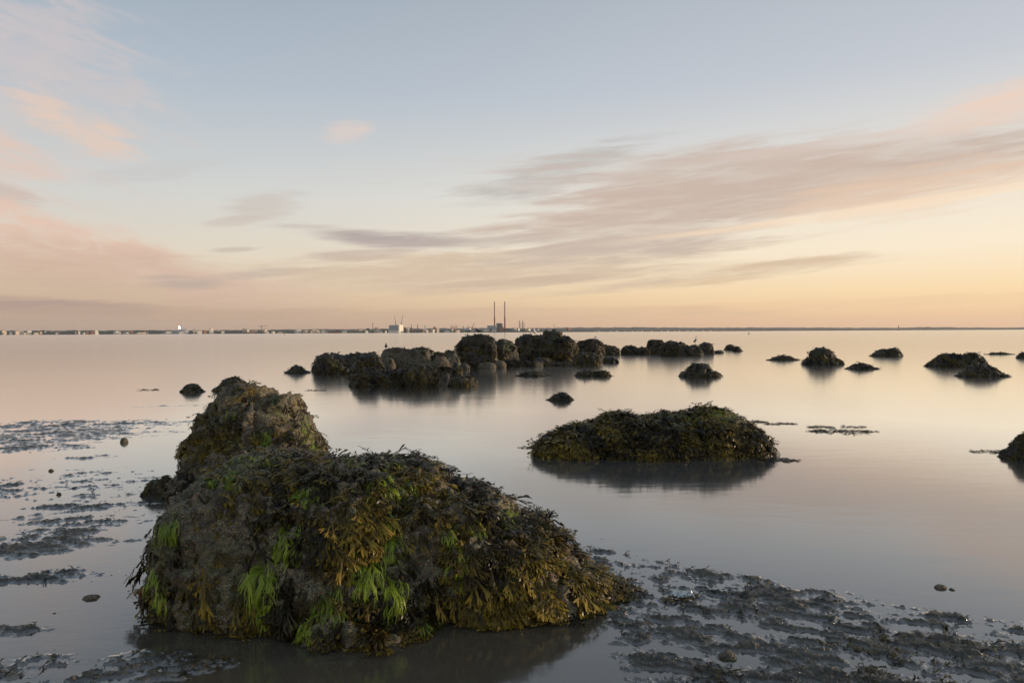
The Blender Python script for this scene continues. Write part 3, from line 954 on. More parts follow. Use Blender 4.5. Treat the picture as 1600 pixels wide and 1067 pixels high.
FR = {}
for key, lab, boxes, kw in [
    ('b2', 'dark green weedy hump peeping over the grey boulder from behind', [(334, 396, 592, 612)], dict(deep=0.6)),
    ('b3', 'small dark pointed weedy rock alone left of the grey boulder', [(284, 317, 600, 613)], dict(skirt=0.15)),
    ('b4', 'dark weedy lump at the left foot of the largest boulder', [(220, 268, 748, 776), (245, 275, 742, 768)], dict(deep=0.5)),
    ('d', 'small dark weed tuft rock in open water left of the wide low boulder', [(858, 896, 614, 626)], dict(skirt=0.12)),
    ('e', 'small dark rock just left of the long middle rock cluster', [(448, 480, 571, 583)], dict(skirt=0.15)),
    ('f1', 'pointed dark stone at the far left tip of the middle cluster', [(488, 512, 567, 580)], dict()),
    ('f2', 'low sloping weedy rock at the left end of the middle cluster', [(492, 560, 556, 584), (530, 585, 555, 582, 1.0)], dict(weed=0.6)),
    ('f3', 'rounded dark boulder above the left edge of the seaweed mound', [(546, 600, 554, 592)], dict(weed=0.5)),
    ('f4', 'smooth tan bare-faced boulder with a dark bird on its top', [(592, 652, 545, 579, 1.5)], dict(mat=M_BARE, weed=0.6, deep=0.6)),
    ('f5', 'dark rounded boulder at the back of the bare tan ones', [(636, 668, 542, 577, 2.6)], dict(weed=0.6)),
    ('f6', 'bare tan boulder with a dark weed cap in the middle of the cluster', [(640, 682, 546, 584, 0.8)], dict(mat=M_BARE, weed=0.7, deep=0.8)),
    ('f7', 'tall pale bare boulder with cleft face beside the gap in the cluster', [(670, 702, 552, 592), (690, 720, 549, 592, 0.3), (676, 716, 575, 594)], dict(mat=M_BARE, weed=1.3, deep=0.7)),
    ('f8', 'dark weedy rock leaning on the right side of the cleft pale boulder', [(704, 724, 566, 597)], dict(weed=0.8)),
    ('f9', 'broad mound of hanging brown seaweed in front of the bare tan boulders', [(548, 640, 577, 604), (592, 684, 573, 604)], dict(weed=1.3, deep=0.5)),
    ('f10', 'flat weedy lump at the right foot of the seaweed mound', [(702, 745, 590, 604)], dict(weed=1.0)),
    ('f11', 'low tan stone sitting behind the seaweed mound', [(594, 618, 558, 578)], dict(mat=M_BARE, weed=0.4)),
    ('g1', 'big blocky dark boulder with two gulls on its top', [(716, 778, 526, 575), (745, 806, 533, 573, 0.4)], dict(weed=0.55, deep=0.75)),
    ('g2', 'highest and widest dark boulder of the cluster with one gull on its shoulder', [(798, 865, 527, 566, 0.6), (840, 890, 518, 566, 0.4), (862, 902, 528, 566)], dict(weed=0.8, deep=0.7)),
    ('g3', 'lower dark boulder sloping down right of the highest one', [(898, 944, 532, 560, 1.5)], dict(weed=0.9)),
    ('g4', 'low dark rock at the far right end of the middle cluster', [(930, 969, 541, 556, 1.0)], dict(weed=0.9)),
    ('g5', 'weedy mound at the right foot of the highest boulder', [(896, 938, 552, 571)], dict(weed=1.0)),
    ('g6', 'small dark weedy rock off the right end of the middle cluster', [(942, 964, 558, 567)], dict(skirt=0.2)),
    ('g7', 'round pale stone between the two big dark boulders', [(797, 813, 555, 567)], dict(mat=M_BARE, weed=0.0, deep=1.0, rough=0.5)),
    ('g8', 'tan stone at the water under the blocky boulder with gulls', [(770, 791, 563, 575)], dict(mat=M_BARE, weed=0.0, rough=0.6)),
    ('g9', 'flat tan slab at the water left of the tan stone', [(745, 775, 566, 576)], dict(mat=M_BARE, weed=0.3, rough=0.6)),
    ('g10', 'low dark stone in the gap left of the blocky boulder', [(718, 735, 567, 577)], dict(weed=0.2)),
    ('g11', 'low green-topped flat stone in front of the highest boulder', [(835, 862, 559, 567)], dict(weed=0.6)),
    ('g12', 'long flat weedy ledge at the foot of the two big boulders', [(805, 850, 564, 573), (838, 900, 566, 572)], dict(weed=0.9, deep=0.3)),
    ('m1', 'low weed mat just breaking the water before the highest boulder', [(808, 858, 582, 588)], dict(weed=1.0, deep=0.5, skirt=0.15)),
    ('m2', 'long low weedy rock in open water right of the big boulders', [(897, 930, 579, 588), (920, 957, 579, 588)], dict(weed=1.0, deep=0.5)),
    ('h1', 'leftmost low dark rock of the small far row with the heron', [(972, 996, 541, 554)], dict()),
    ('h2', 'second low dark rock in the heron row, beside the tall round one', [(994, 1014, 543, 554)], dict()),
    ('h3', 'tall round dark rock of the heron row', [(1010, 1036, 531, 553)], dict()),
    ('h4', 'widest jagged dark rock in the middle of the heron row', [(1035, 1072, 535, 556), (1055, 1078, 537, 556)], dict(weed=0.5)),
    ('h5', 'dark rock that the heron stands on', [(1074, 1096, 540, 556)], dict(weed=0.4)),
    ('h6', 'blocky dark rock just right of the heron', [(1092, 1114, 535, 553)], dict(weed=0.4)),
    ('h7', 'small flat dark rock at the right end of the heron row', [(1112, 1131, 548, 552)], dict(skirt=0.2)),
    ('i', 'pair of small lumps of dark rock right of the heron row', [(1131, 1152, 538, 547), (1142, 1160, 541, 549)], dict()),
    ('j', 'pointed weedy rock in open water in front of the heron row', [(1068, 1118, 569, 589)], dict(skirt=0.25, weed=1.0)),
    ('k', 'thin flat dark rock left of the rounded dome rock', [(1200, 1248, 556, 563)], dict(skirt=0.1, deep=0.4)),
    ('l', 'rounded dome rock standing in the right half of the bay', [(1257, 1312, 545, 570)], dict(skirt=0.1, weed=1.0)),
    ('m', 'small low dark rock right of the rounded dome rock', [(1325, 1368, 568, 577)], dict(skirt=0.15)),
    ('n', 'lens-shaped dark rock farther out beyond the rounded dome rock', [(1362, 1400, 546, 557), (1384, 1409, 544, 557)], dict(skirt=0.05)),
    ('o', 'longest low dark rock near the right edge of the bay', [(1448, 1520, 554, 573), (1490, 1545, 551, 573)], dict(weed=1.0, deep=0.5)),
    ('p', 'lower weedy rock overlapping the front of the long right rock', [(1498, 1568, 571, 589)], dict(weed=1.0, skirt=0.12, deep=0.6)),
    ('q', 'thin dark reef line behind the long right rock', [(1538, 1585, 551, 554)], dict(deep=0.3)),
    ('r', 'small dark rock cut by the right edge of the frame', [(1588, 1612, 550, 560)], dict()),
    ('s', 'nearer weedy boulder cut off by the right edge of the frame', [(1572, 1690, 676, 722)], dict(weed=1.0, skirt=0.05)),
]:
    if kw.get('mat') is M_BARE:
        kw.setdefault('facets', 3); kw.setdefault('pw', 2.4); kw.setdefault('rough', 0.6)
    kw.setdefault('facets', 9 if key[0] in 'fgh' else 0)
    kw.setdefault('pw', 3.0 if key[0] in 'fgh' else 2.0)
    kw.setdefault('wide', 1.14 if key[0] == 'h' else 1.0)
    kw.setdefault('rough', 1.5 if key[0] == 'h' else 1.15 if key[0] in 'fg' else 1.0)
    FR[key] = far_rock(lab, boxes, **kw)


# ---- trailing and floating weed mats
def weed_mat_flat(label, px0, px1, py, hpx, n):
    a, b_ = G(px0, py), G(px1, py)
    dpt = (G(px0, py - hpx)[1] - G(px0, py + hpx)[1]) / 2
    k = rng.random(n)
    c = np.clip(rng.normal(size=n) * 0.45, -1, 1)
    taper = np.sin(np.pi * np.clip(k, 0.02, 0.98)) ** 0.7
    p = np.stack([a[0] + (b_[0] - a[0]) * k, a[1] + (b_[1] - a[1]) * k + c * dpt * taper, np.full(n, 0.006)], 1)
    nn = np.tile(np.array([0, 0, 1.0]), (n, 1)) + rng.normal(size=(n, 3)) * 0.08
    nn /= np.linalg.norm(nn, axis=1)[:, None]
    L = min(0.25, 0.012 * a[1])
    V, FF, tt, r_ = grow(p, nn, T_SMALL, L * 0.4, L * 1.0, lift=0.0, droop=0.0, floor=0.001)
    V[:, 2] = 0.001 + np.clip(V[:, 2], 0, 1) * 0.5
    o = mesh_np('seaweed_mat', V, FF, M_WEEDFAR, smooth=True, attrs={'tip': tt, 'rnd': r_})
    local(o)
    return tag(o, label, 'seaweed')


weed_mat_flat('long dark weed mat floating right of the wide low boulder', 1268, 1362, 674, 5, 230)
weed_mat_flat('thin weed strand floating left above the long weed mat', 1262, 1300, 667, 1.6, 50)
weed_mat_flat('thin weed wisp floating behind the right end of the long weed mat', 1316, 1356, 667, 1.2, 30)
weed_mat_flat('short weed strand trailing beyond the right shoulder of the wide low boulder', 1196, 1240, 662, 1.8, 60)
weed_mat_flat('dark weed tuft afloat beside the right shoulder of the wide low boulder', 1174, 1194, 659, 2.4, 50)
weed_mat_flat('weed trailing in the water from the right foot of the wide low boulder', 1190, 1246, 719, 3.5, 150)
weed_mat_flat('weed wisp trailing in the water off the left foot of the wide low boulder', 815, 838, 699, 1.8, 30)
weed_mat_flat('weed trailing left from the boulder cut by the right edge', 1518, 1580, 706, 2.5, 80)
weed_mat_flat('faint weed streak on the water between grey boulder and seaweed mound', 480, 510, 610, 0.9, 25)
weed_mat_flat('faint weed streak far out left of the small lone rock', 222, 250, 609, 1.0, 25)


# ---- loose stones on the mud
def stone(label, px, py, wpx, hpx, mat=None, cat='stone', name='stone', group=None):
    g = G(px, py)
    sc = g[1] / FPX
    w, h = wpx * sc / 2, hpx * sc
    V, Q = rock_arrays([(0, 0, h * 0.10, w, w * 0.8, h * 0.85), (w * 0.45, 0.1 * w, h * 0.05, w * 0.6, w * 0.5, h * 0.45)], w / 9, w * 0.9, (0.2 * w, 0.14 * w, 0.06 * w, 0.02 * w), px * 0.13, -h, 1, 2.0, 5)
    o = mesh_np(name, V, Q, mat or M_ROCK, smooth=True)
    o.location = (g[0], g[1], float(ground_z(np.array([g[0]]), np.array([g[1]]))[0][0]) * 0.5)
    return tag(o, label, cat, group)


stone('small dark upright stone alone in the shallow water left of the grey boulder', 194, 691, 12, 8)
stone('flat dark stone lying in the smooth stream left of the largest boulder', 142, 934, 30, 10)
stone('small dark pebble on the pale mud low at the left', 92, 773, 8, 5)
stone('dark pebble on the streaky mud bar at the left edge', 80, 736, 8, 5)
stone('dark pebble in the shallows off the right side of the largest boulder', 900, 829, 11, 8)
stone('dark stone with a twin beside it on the right mud edge', 1470, 918, 20, 10)
stone('brown pebble right beside the dark stone on the right mud edge', 1487, 921, 12, 7)
stone('rusty brown lump on the mud in the lower right', 1137, 1026, 30, 7)
stone('dark stone half sunk at the near end of the mud in front', 940, 842, 9, 6)
stone('tiny dark pebble in the stream left of the largest boulder', 85, 958, 9, 6)

# scraps of weed strewn over the mud
n_ = 26000
a_, r_ = rng.uniform(-0.72, 0.72, n_), 2.3 * (9.5 / 2.3) ** rng.random(n_)
sx, sy = r_ * np.sin(a_), r_ * np.cos(a_)
sz, _w = ground_z(sx, sy)
k_ = (sz > 0.003) & (fbm(np.stack([sx, sy, sz], 1) + 60, 0.5, 3) > 0.02)
p = np.stack([sx, sy, sz], 1)[k_][:2600]
nn = np.tile(np.array([0, 0, 1.0]), (len(p), 1)) + rng.normal(size=(len(p), 3)) * 0.2
nn /= np.linalg.norm(nn, axis=1)[:, None]
V, FF, tt, r_ = grow(p, nn, T_SMALL, 0.015, 0.055, lift=0.25, floor=None)
o = mesh_np('weed_scraps', V, FF, M_WEEDFAR, smooth=True, attrs={'tip': tt, 'rnd': r_})
tag(o, 'small dark scraps of weed strewn over the mud flat', kind='stuff')

# crumpled shiny scrap with weed round it on the mud
g = G(1065, 935)
root = empty('plastic_scrap', (g[0], g[1], 0.008))
tag(root, 'crumpled shiny clear scrap lying in weed on the mud right of the largest boulder', 'litter')
m, b = new_mat('clear_scrap'); setin(b, 'Base Color', (0.55, 0.60, 0.62)); setin(b, 'Roughness', 0.18); setin(b, 'Metallic', 0.35)
bm = bmesh.new()
nx, ny = 14, 7
gv = [[bm.verts.new(((i / nx - 0.5) * 0.13, (j / ny - 0.5) * 0.06, 0.012 + 0.018 * math.sin(i * 1.9 + j) * math.cos(j * 1.3 + i * 0.7) + 0.012 * random.random())) for j in range(ny + 1)] for i in range(nx + 1)]
for i in range(nx):
    for j in range(ny): bm.faces.new((gv[i][j], gv[i + 1][j], gv[i + 1][j + 1], gv[i][j + 1]))
bm_obj('crumpled_film', bm, m, root)
p = np.stack([rng.uniform(-0.09, 0.09, 60), rng.uniform(-0.05, 0.04, 60), np.full(60, 0.004)], 1)
p = p[(np.abs(p[:, 0]) > 0.05) | (p[:, 1] < -0.025)]
nn = np.tile(np.array([0, -0.2, 0.98]), (len(p), 1))
V, FF, tt, r_ = grow(p, nn, T_SMALL, 0.02, 0.05, lift=0.5, floor=0.0)
o = mesh_np('seaweed', V, FF, M_WEED, root, smooth=True, attrs={'tip': tt, 'rnd': r_}); o['kind'] = 'stuff'

# ------------------------------------------------------------------ birds
M_WHITE = flat_mat('gull_white', (0.82, 0.81, 0.78), 0.7, 0.06, 20)
M_GREY = flat_mat('gull_grey', (0.36, 0.37, 0.39), 0.7, 0.1, 20)
M_DARK = flat_mat('dark_plumage', (0.045, 0.042, 0.040), 0.7, 0.2, 20)
M_BILL = flat_mat('bill_and_legs', (0.30, 0.16, 0.04), 0.5, 0.1, 20)


def loft(bm, rows, n=10):
    add_tube(bm, [r_[0] for r_ in rows], [r_[1] for r_ in rows], n)


def perch(key, px, Yofs=0.0):
    "top of a rock along the photo column px"
    o, V, Q, b_ = FR[key]
    ppx = project(V)[0]
    sel = np.abs(ppx - px) < 3.0
    c = V[sel]
    return c[np.argmax(c[:, 2])]


def gull(label, at, h, face, body, back, group='gulls perched on the rocks'):
    "h = standing height; face = heading in degrees (0 = towards +x)"
    root = empty('gull', at, R(face))
    tag(root, label, 'bird', group)
    s = h / 0.36
    bm = bmesh.new()
    loft(bm, [((-0.20 * s, 0, 0.14 * s), (0.012 * s, 0.03 * s)), ((-0.12 * s, 0, 0.16 * s), (0.035 * s, 0.045 * s)), ((-0.02 * s, 0, 0.175 * s), (0.065 * s, 0.06 * s)),
              ((0.07 * s, 0, 0.20 * s), (0.066 * s, 0.058 * s)), ((0.12 * s, 0, 0.25 * s), (0.042 * s, 0.040 * s)), ((0.135 * s, 0, 0.29 * s), (0.034 * s, 0.032 * s)),
              ((0.15 * s, 0, 0.325 * s), (0.036 * s, 0.034 * s)), ((0.185 * s, 0, 0.33 * s), (0.022 * s, 0.02 * s))])
    bm_obj('body', bm, body, root, True)
    bm = bmesh.new(); add_tube(bm, [(0.185 * s, 0, 0.33 * s), (0.235 * s, 0, 0.318 * s)], [0.010 * s, 0.003 * s], 6)
    bm_obj('bill', bm, M_BILL, root, True)
    for sg in (-1, 1):
        bm = bmesh.new()
        loft(bm, [((0.07 * s, sg * 0.052 * s, 0.215 * s), (0.03 * s, 0.012 * s)), ((-0.03 * s, sg * 0.060 * s, 0.195 * s), (0.045 * s, 0.012 * s)),
                  ((-0.14 * s, sg * 0.035 * s, 0.17 * s), (0.026 * s, 0.010 * s)), ((-0.25 * s, sg * 0.012 * s, 0.145 * s), (0.006 * s, 0.004 * s))], 8)
        bm_obj('wing', bm, back, root, True)
        bm = bmesh.new(); add_tube(bm, [(0.01 * s, sg * 0.025 * s, 0.13 * s), (0.0, sg * 0.025 * s, 0.0)], 0.006 * s, 6)
        add_tube(bm, [(0.0, sg * 0.025 * s, 0.004 * s), (0.04 * s, sg * 0.03 * s, 0.004 * s)], 0.005 * s, 6)
        bm_obj('leg', bm, M_BILL, root)
    return root


def gull_at(label, key, px, hpx, face, body, back):
    t_ = perch(key, px)
    gull(label, (t_[0], t_[1], t_[2] - 0.03), hpx * t_[1] / FPX, face, body, back)


gull_at('pale gull looking left on the blocky boulder', 'g1', 733, 14, 165, M_WHITE, M_GREY)
gull_at('dark-backed gull just right of the pale one on the blocky boulder', 'g1', 747, 11, 175, M_DARK, M_DARK)
gull_at('pale gull alone on the shoulder of the highest boulder', 'g2', 834, 12, 250, M_WHITE, M_GREY)
gull_at('tiny pale gull on the lower boulder right of the highest one', 'g3', 931, 6, 20, M_WHITE, M_GREY)
gull_at('dark bird standing upright on the bare tan boulder', 'f4', 601, 11, 100, M_DARK, M_DARK)
# heron
t_ = perch('h5', 1088)
root = empty('heron', (t_[0], t_[1], t_[2] - 0.01), R(20))
tag(root, 'grey heron standing tall on a dark rock of the far row', 'bird')
s = 14 * t_[1] / FPX
bm = bmesh.new()
loft(bm, [((-0.24 * s, 0, 0.28 * s), (0.02 * s, 0.04 * s)), ((-0.14 * s, 0, 0.36 * s), (0.09 * s, 0.09 * s)), ((0.0, 0, 0.48 * s), (0.12 * s, 0.11 * s)), ((0.08 * s, 0, 0.60 * s), (0.08 * s, 0.07 * s)),
          ((0.07 * s, 0, 0.70 * s), (0.04 * s, 0.04 * s)), ((0.03 * s, 0, 0.80 * s), (0.03 * s, 0.03 * s)), ((0.06 * s, 0, 0.92 * s), (0.035 * s, 0.03 * s)), ((0.14 * s, 0, 0.95 * s), (0.03 * s, 0.025 * s))])
bm_obj('body', bm, M_GREY, root, True)
bm = bmesh.new(); add_tube(bm, [(0.14 * s, 0, 0.95 * s), (0.32 * s, 0, 0.93 * s)], [0.016 * s, 0.004 * s], 6); bm_obj('bill', bm, M_BILL, root)
for sg in (-1, 1):
    bm = bmesh.new()
    loft(bm, [((0.06 * s, sg * 0.09 * s, 0.56 * s), (0.07 * s, 0.02 * s)), ((-0.08 * s, sg * 0.10 * s, 0.44 * s), (0.08 * s, 0.02 * s)), ((-0.26 * s, sg * 0.04 * s, 0.27 * s), (0.02 * s, 0.01 * s))], 8)
    bm_obj('wing', bm, M_DARK, root, True)
    bm = bmesh.new(); add_tube(bm, [(0.0, sg * 0.035 * s, 0.4 * s), (-0.01 * s, sg * 0.035 * s, 0.2 * s), (0.01 * s, sg * 0.035 * s, 0.0)], 0.012 * s, 6); bm_obj('leg', bm, M_BILL, root)

# ------------------------------------------------------------------ the far shore
M_LAND = flat_mat('far_land', (0.055, 0.062, 0.045), 0.9, 0.4, 0.02)
M_WOOD = flat_mat('far_woods', (0.040, 0.050, 0.030), 0.9, 0.5, 0.05)


def shore(name, pts, Y0, depth, mat, label, n=500, jag=0.25, step_seed=0.0):
    "a strip of land whose skyline passes through photo points pts, with real depth"
    xs = np.array([q[0] for q in pts], float); ys = np.array([q[1] for q in pts], float)
    px = np.linspace(xs[0], xs[-1], n)
    top = np.interp(px, xs, ys)
    Zt = np.array([P(a, b_, Y0 + depth * 0.5)[2] for a, b_ in zip(px, top)])
    X0 = np.array([P(a, 518, Y0)[0] for a in px])
    prof = [(0.0, 0.0), (0.02, 0.18), (0.25, 0.62), (0.5, 1.0), (0.75, 0.9), (1.0, -0.1)]
    V = []
    for k, h in prof:
        nn = fbm(np.stack([X0 / 60, np.full(n, k * 9 + step_seed), np.zeros(n)], 1), 1.0, 4, 0.6)
        z = Zt * h * (1 + jag * nn * (h > 0.5)) + (1.0 if 0 < k < 1 else -3.0)
        V.append(np.stack([X0 * (Y0 + depth * k) / Y0, np.full(n, Y0 + depth * k), z], 1))
    V = np.concatenate(V)
    ii, jj = np.meshgrid(np.arange(len(prof) - 1), np.arange(n - 1), indexing='ij')
    F = np.stack([ii * n + jj, ii * n + jj + 1, (ii + 1) * n + jj + 1, (ii + 1) * n + jj], -1).reshape(-1, 4)
    o = mesh_np(name, V, F, mat)
    return tag(o, label, kind='structure')


shore('hills', [(-350, 513), (-100, 515.5), (60, 517), (160, 516.5), (330, 516), (500, 514.5), (700, 513.0), (860, 512.5), (900, 512.0), (1000, 511.6), (1100, 512.3), (1200, 511.8), (1330, 512.2),
                (1400, 512.4), (1450, 511.0), (1500, 511.8), (1560, 512.0), (1700, 511), (1900, 509)], 7800, 1800, M_LAND, 'low wooded land along the far side of the bay', 900, 0.25, 2)
shore('coast', [(-300, 515.5), (0, 517.5), (60, 516.5), (120, 517.2), (200, 517.0), (250, 516.4), (330, 517), (430, 516.5), (560, 516.5), (588, 516.5), (600, 515), (650, 515.2), (700, 515.5), (720, 516),
                (760, 516.2), (830, 516.2), (880, 516.0), (930, 516.5)], 4450, 420, M_WOOD, 'dark low harbour shore below the far city', 700, 0.4, 5)

WALLS = {
    'white': flat_mat('sun_tinted_white', (0.82, 0.74, 0.62), 0.6, 0.08, 0.05),  # white walls, with the low sun's warm glow mixed into the colour
    'cream': flat_mat('sun_tinted_cream', (0.76, 0.60, 0.42), 0.7, 0.1, 0.05),  # cream walls, their peach tint deepened to stand in for low sunlight
    'grey': flat_mat('grey_cladding', (0.30, 0.32, 0.35), 0.6, 0.1, 0.05),
    'brick': flat_mat('red_brick', (0.28, 0.13, 0.085), 0.8, 0.15, 0.05),
    'slate': flat_mat('dark_slate', (0.10, 0.11, 0.12), 0.7, 0.2, 0.05),
    'red': flat_mat('red_steel', (0.34, 0.07, 0.05), 0.5, 0.1, 0.05),
    'steel': flat_mat('dark_steel', (0.10, 0.09, 0.085), 0.5, 0.1, 0.05),
    'glass': flat_mat('window_glass', (0.04, 0.05, 0.06), 0.15, 0.1, 0.05),
}


def px_frame(px0, px1, ptop, Y):
    a, b_ = P(px0, ptop, Y), P(px1, ptop, Y)
    return a[0], b_[0], (a[2] + b_[2]) / 2


def block(px0, px1, ptop, Y, wall, label, group=None, style=0, yaw=-18, name='building', cat='building', depth=None, bands=True):
    "a building: walls, roof and window bands, turned a little so that its sunny side shows"
    x0, x1, z = px_frame(px0, px1, ptop, Y)
    w = x1 - x0
    d = depth or max(10, min(40, w * 0.8))
    root = empty(name, ((x0 + x1) / 2, Y + d / 2, 0), R(yaw))
    tag(root, label, cat, group)
    hw = w / 2 / (abs(math.cos(R(yaw))) + 0.9 * abs(math.sin(R(yaw))))
    d = depth or max(8, min(40, hw * 1.8))
    wallh = z - 1.2
    bm = bmesh.new(); add_box(bm, -hw, hw, -d / 2, d / 2, 0, wallh, 0)
    bm_obj('wall', bm, WALLS[wall], root)
    bm = bmesh.new()
    if style == 1:
        v = [bm.verts.new(q) for q in ((-hw - .5, -d / 2 - .5, wallh), (hw + .5, -d / 2 - .5, wallh), (hw + .5, d / 2 + .5, wallh), (-hw - .5, d / 2 + .5, wallh), (-hw - .5, 0, z + 1.5), (hw + .5, 0, z + 1.5))]
        for q in ((0, 1, 5, 4), (2, 3, 4, 5), (1, 2, 5), (3, 0, 4), (3, 2, 1, 0)): bm.faces.new([v[i] for i in q])
    else:
        add_box(bm, -hw - .4, hw + .4, -d / 2 - .4, d / 2 + .4, wallh, z)
        if style == 2: add_box(bm, -hw * 0.3, hw * 0.2, -d * 0.2, d * 0.2, z, z + 3.0)
    bm_obj('roof', bm, WALLS['slate' if style == 1 else 'grey'], root)
    if not bands: return root
    bm = bmesh.new()
    nfl = max(1, int(wallh / 4.5))
    for k in range(nfl):
        zz = (k + 0.45) * wallh / nfl
        add_box(bm, -hw * 0.88, hw * 0.88, -d / 2 - 0.12, -d / 2 - 0.003, zz, zz + 1.0)
    bm_obj('window_band', bm, WALLS['glass'], root)
    return root


GRP = 'small buildings of the city along the far shore'
# the ones that stand out: (left, right, top, distance, wall, roof style, label)
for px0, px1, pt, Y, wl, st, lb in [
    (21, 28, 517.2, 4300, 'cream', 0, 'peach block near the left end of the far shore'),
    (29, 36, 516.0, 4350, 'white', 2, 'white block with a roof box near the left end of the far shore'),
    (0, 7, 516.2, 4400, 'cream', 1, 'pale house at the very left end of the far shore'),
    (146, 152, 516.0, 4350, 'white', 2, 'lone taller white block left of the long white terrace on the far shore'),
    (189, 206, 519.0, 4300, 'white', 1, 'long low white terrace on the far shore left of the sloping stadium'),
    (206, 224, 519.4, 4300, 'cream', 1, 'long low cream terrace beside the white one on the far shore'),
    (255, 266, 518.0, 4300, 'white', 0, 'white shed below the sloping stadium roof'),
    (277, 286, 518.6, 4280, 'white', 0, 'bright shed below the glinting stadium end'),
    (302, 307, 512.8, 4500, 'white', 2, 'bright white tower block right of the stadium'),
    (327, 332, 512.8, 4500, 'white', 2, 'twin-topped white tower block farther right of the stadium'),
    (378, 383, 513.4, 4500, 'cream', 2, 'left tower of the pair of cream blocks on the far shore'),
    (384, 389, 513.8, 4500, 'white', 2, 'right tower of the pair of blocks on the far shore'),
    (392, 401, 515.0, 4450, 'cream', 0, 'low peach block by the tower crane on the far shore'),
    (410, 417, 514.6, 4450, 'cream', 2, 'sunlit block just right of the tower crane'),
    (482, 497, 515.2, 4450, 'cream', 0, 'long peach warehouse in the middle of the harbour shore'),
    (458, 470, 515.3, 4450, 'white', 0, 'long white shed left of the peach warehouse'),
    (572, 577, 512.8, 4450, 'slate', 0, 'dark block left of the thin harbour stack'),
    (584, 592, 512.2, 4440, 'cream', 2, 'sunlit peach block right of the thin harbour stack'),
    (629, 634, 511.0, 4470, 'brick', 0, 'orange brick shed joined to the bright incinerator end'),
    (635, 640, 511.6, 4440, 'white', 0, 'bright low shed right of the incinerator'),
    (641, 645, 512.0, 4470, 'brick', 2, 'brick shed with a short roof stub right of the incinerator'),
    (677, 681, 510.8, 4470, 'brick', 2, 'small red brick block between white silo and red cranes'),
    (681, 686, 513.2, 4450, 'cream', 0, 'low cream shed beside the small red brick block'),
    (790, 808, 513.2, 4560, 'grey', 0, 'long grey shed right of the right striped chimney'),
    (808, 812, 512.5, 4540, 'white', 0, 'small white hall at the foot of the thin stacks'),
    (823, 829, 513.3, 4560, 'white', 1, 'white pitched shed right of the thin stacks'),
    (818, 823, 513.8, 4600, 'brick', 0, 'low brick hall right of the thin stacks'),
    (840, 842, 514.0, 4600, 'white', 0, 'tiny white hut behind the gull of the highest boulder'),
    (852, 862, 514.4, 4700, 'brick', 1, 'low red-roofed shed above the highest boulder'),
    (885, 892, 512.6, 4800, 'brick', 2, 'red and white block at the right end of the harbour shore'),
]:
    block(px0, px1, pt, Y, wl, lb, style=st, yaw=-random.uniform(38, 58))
rb = random.Random(11)
x = -20.0
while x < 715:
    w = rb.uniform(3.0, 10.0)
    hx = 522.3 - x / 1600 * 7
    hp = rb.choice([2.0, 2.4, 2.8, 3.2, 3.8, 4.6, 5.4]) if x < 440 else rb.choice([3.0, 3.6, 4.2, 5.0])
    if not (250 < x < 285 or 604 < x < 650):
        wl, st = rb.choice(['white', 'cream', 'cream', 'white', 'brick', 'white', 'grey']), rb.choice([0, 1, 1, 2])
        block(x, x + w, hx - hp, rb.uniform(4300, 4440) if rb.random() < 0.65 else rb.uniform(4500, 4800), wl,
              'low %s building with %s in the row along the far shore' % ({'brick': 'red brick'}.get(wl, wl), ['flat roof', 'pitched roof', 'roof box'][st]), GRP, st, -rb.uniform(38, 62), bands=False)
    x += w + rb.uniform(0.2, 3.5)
GRP2 = 'tiny white houses along the far right shore'
x = 905.0
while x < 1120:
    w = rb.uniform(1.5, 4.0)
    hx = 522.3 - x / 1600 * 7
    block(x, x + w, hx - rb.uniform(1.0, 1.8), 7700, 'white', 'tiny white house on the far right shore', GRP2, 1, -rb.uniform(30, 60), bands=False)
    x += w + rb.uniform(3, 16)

# sloping stadium with its glinting end
Y = 4400
x0, x1, zt = px_frame(246, 286, 512.6, Y)
root = empty('stadium', ((x0 + x1) / 2, Y + 60, 0), 0)
tag(root, 'blue-grey stadium rising to the right with a glinting glass end on the far shore', 'stadium')
hw = (x1 - x0) / 2
bm = bmesh.new()
N_ = 14
rows = []
for i in range(N_ + 1):
    k = i / N_
    xx = -hw + 2 * hw * k
    hh = 6 + (zt - 6) * (k ** 1.3 if k < 0.9 else 0.87 - (k - 0.9) * 1.5)
    dd = 55 * math.sin(math.pi * (0.12 + 0.76 * k))
    rows.append([bm.verts.new((xx, yy * dd, zz * hh)) for yy, zz in ((-1, 0), (-0.98, 0.6), (-0.6, 0.95), (0, 1), (0.6, 0.95), (0.98, 0.6), (1, 0))])
for a, b_ in zip(rows, rows[1:]):
    for j in range(6): bm.faces.new((a[j], b_[j], b_[j + 1], a[j + 1]))
bm.faces.new(rows[0]); bm.faces.new(rows[-1][::-1])
bm_obj('shell', bm, WALLS['grey'], root, True)
m, b = new_mat('sunlit_glass'); setin(b, 'Base Color', (0.8, 0.8, 0.78)); setin(b, 'Metallic', 1.0); setin(b, 'Roughness', 0.22)
half = (_sd + Vector((-P(281, 518, 1)[0], -1, 0)).normalized()).normalized()
bm = bmesh.new()
cx, _, _ = px_frame(281, 281, 512, Y)
zb, zt2 = px_frame(281, 281, 513.0, Y)[2], px_frame(281, 281, 510.0, Y)[2]
cx -= (x0 + x1) / 2
rt = Vector((-half.y, half.x, 0)).normalized(); upv = half.cross(rt)
if upv.z < 0: upv = -upv
c0 = Vector((cx, -66, (zb + zt2) / 2)); hh = (zt2 - zb) / 2
q = [c0 + rt * a * 5 + upv * b_ * hh for a, b_ in ((-1, -1), (1, -1), (0.6, 0.7), (-0.2, 1))]
q2 = [v - half * 2 for v in q]
vs = [bm.verts.new(v) for v in q + q2]
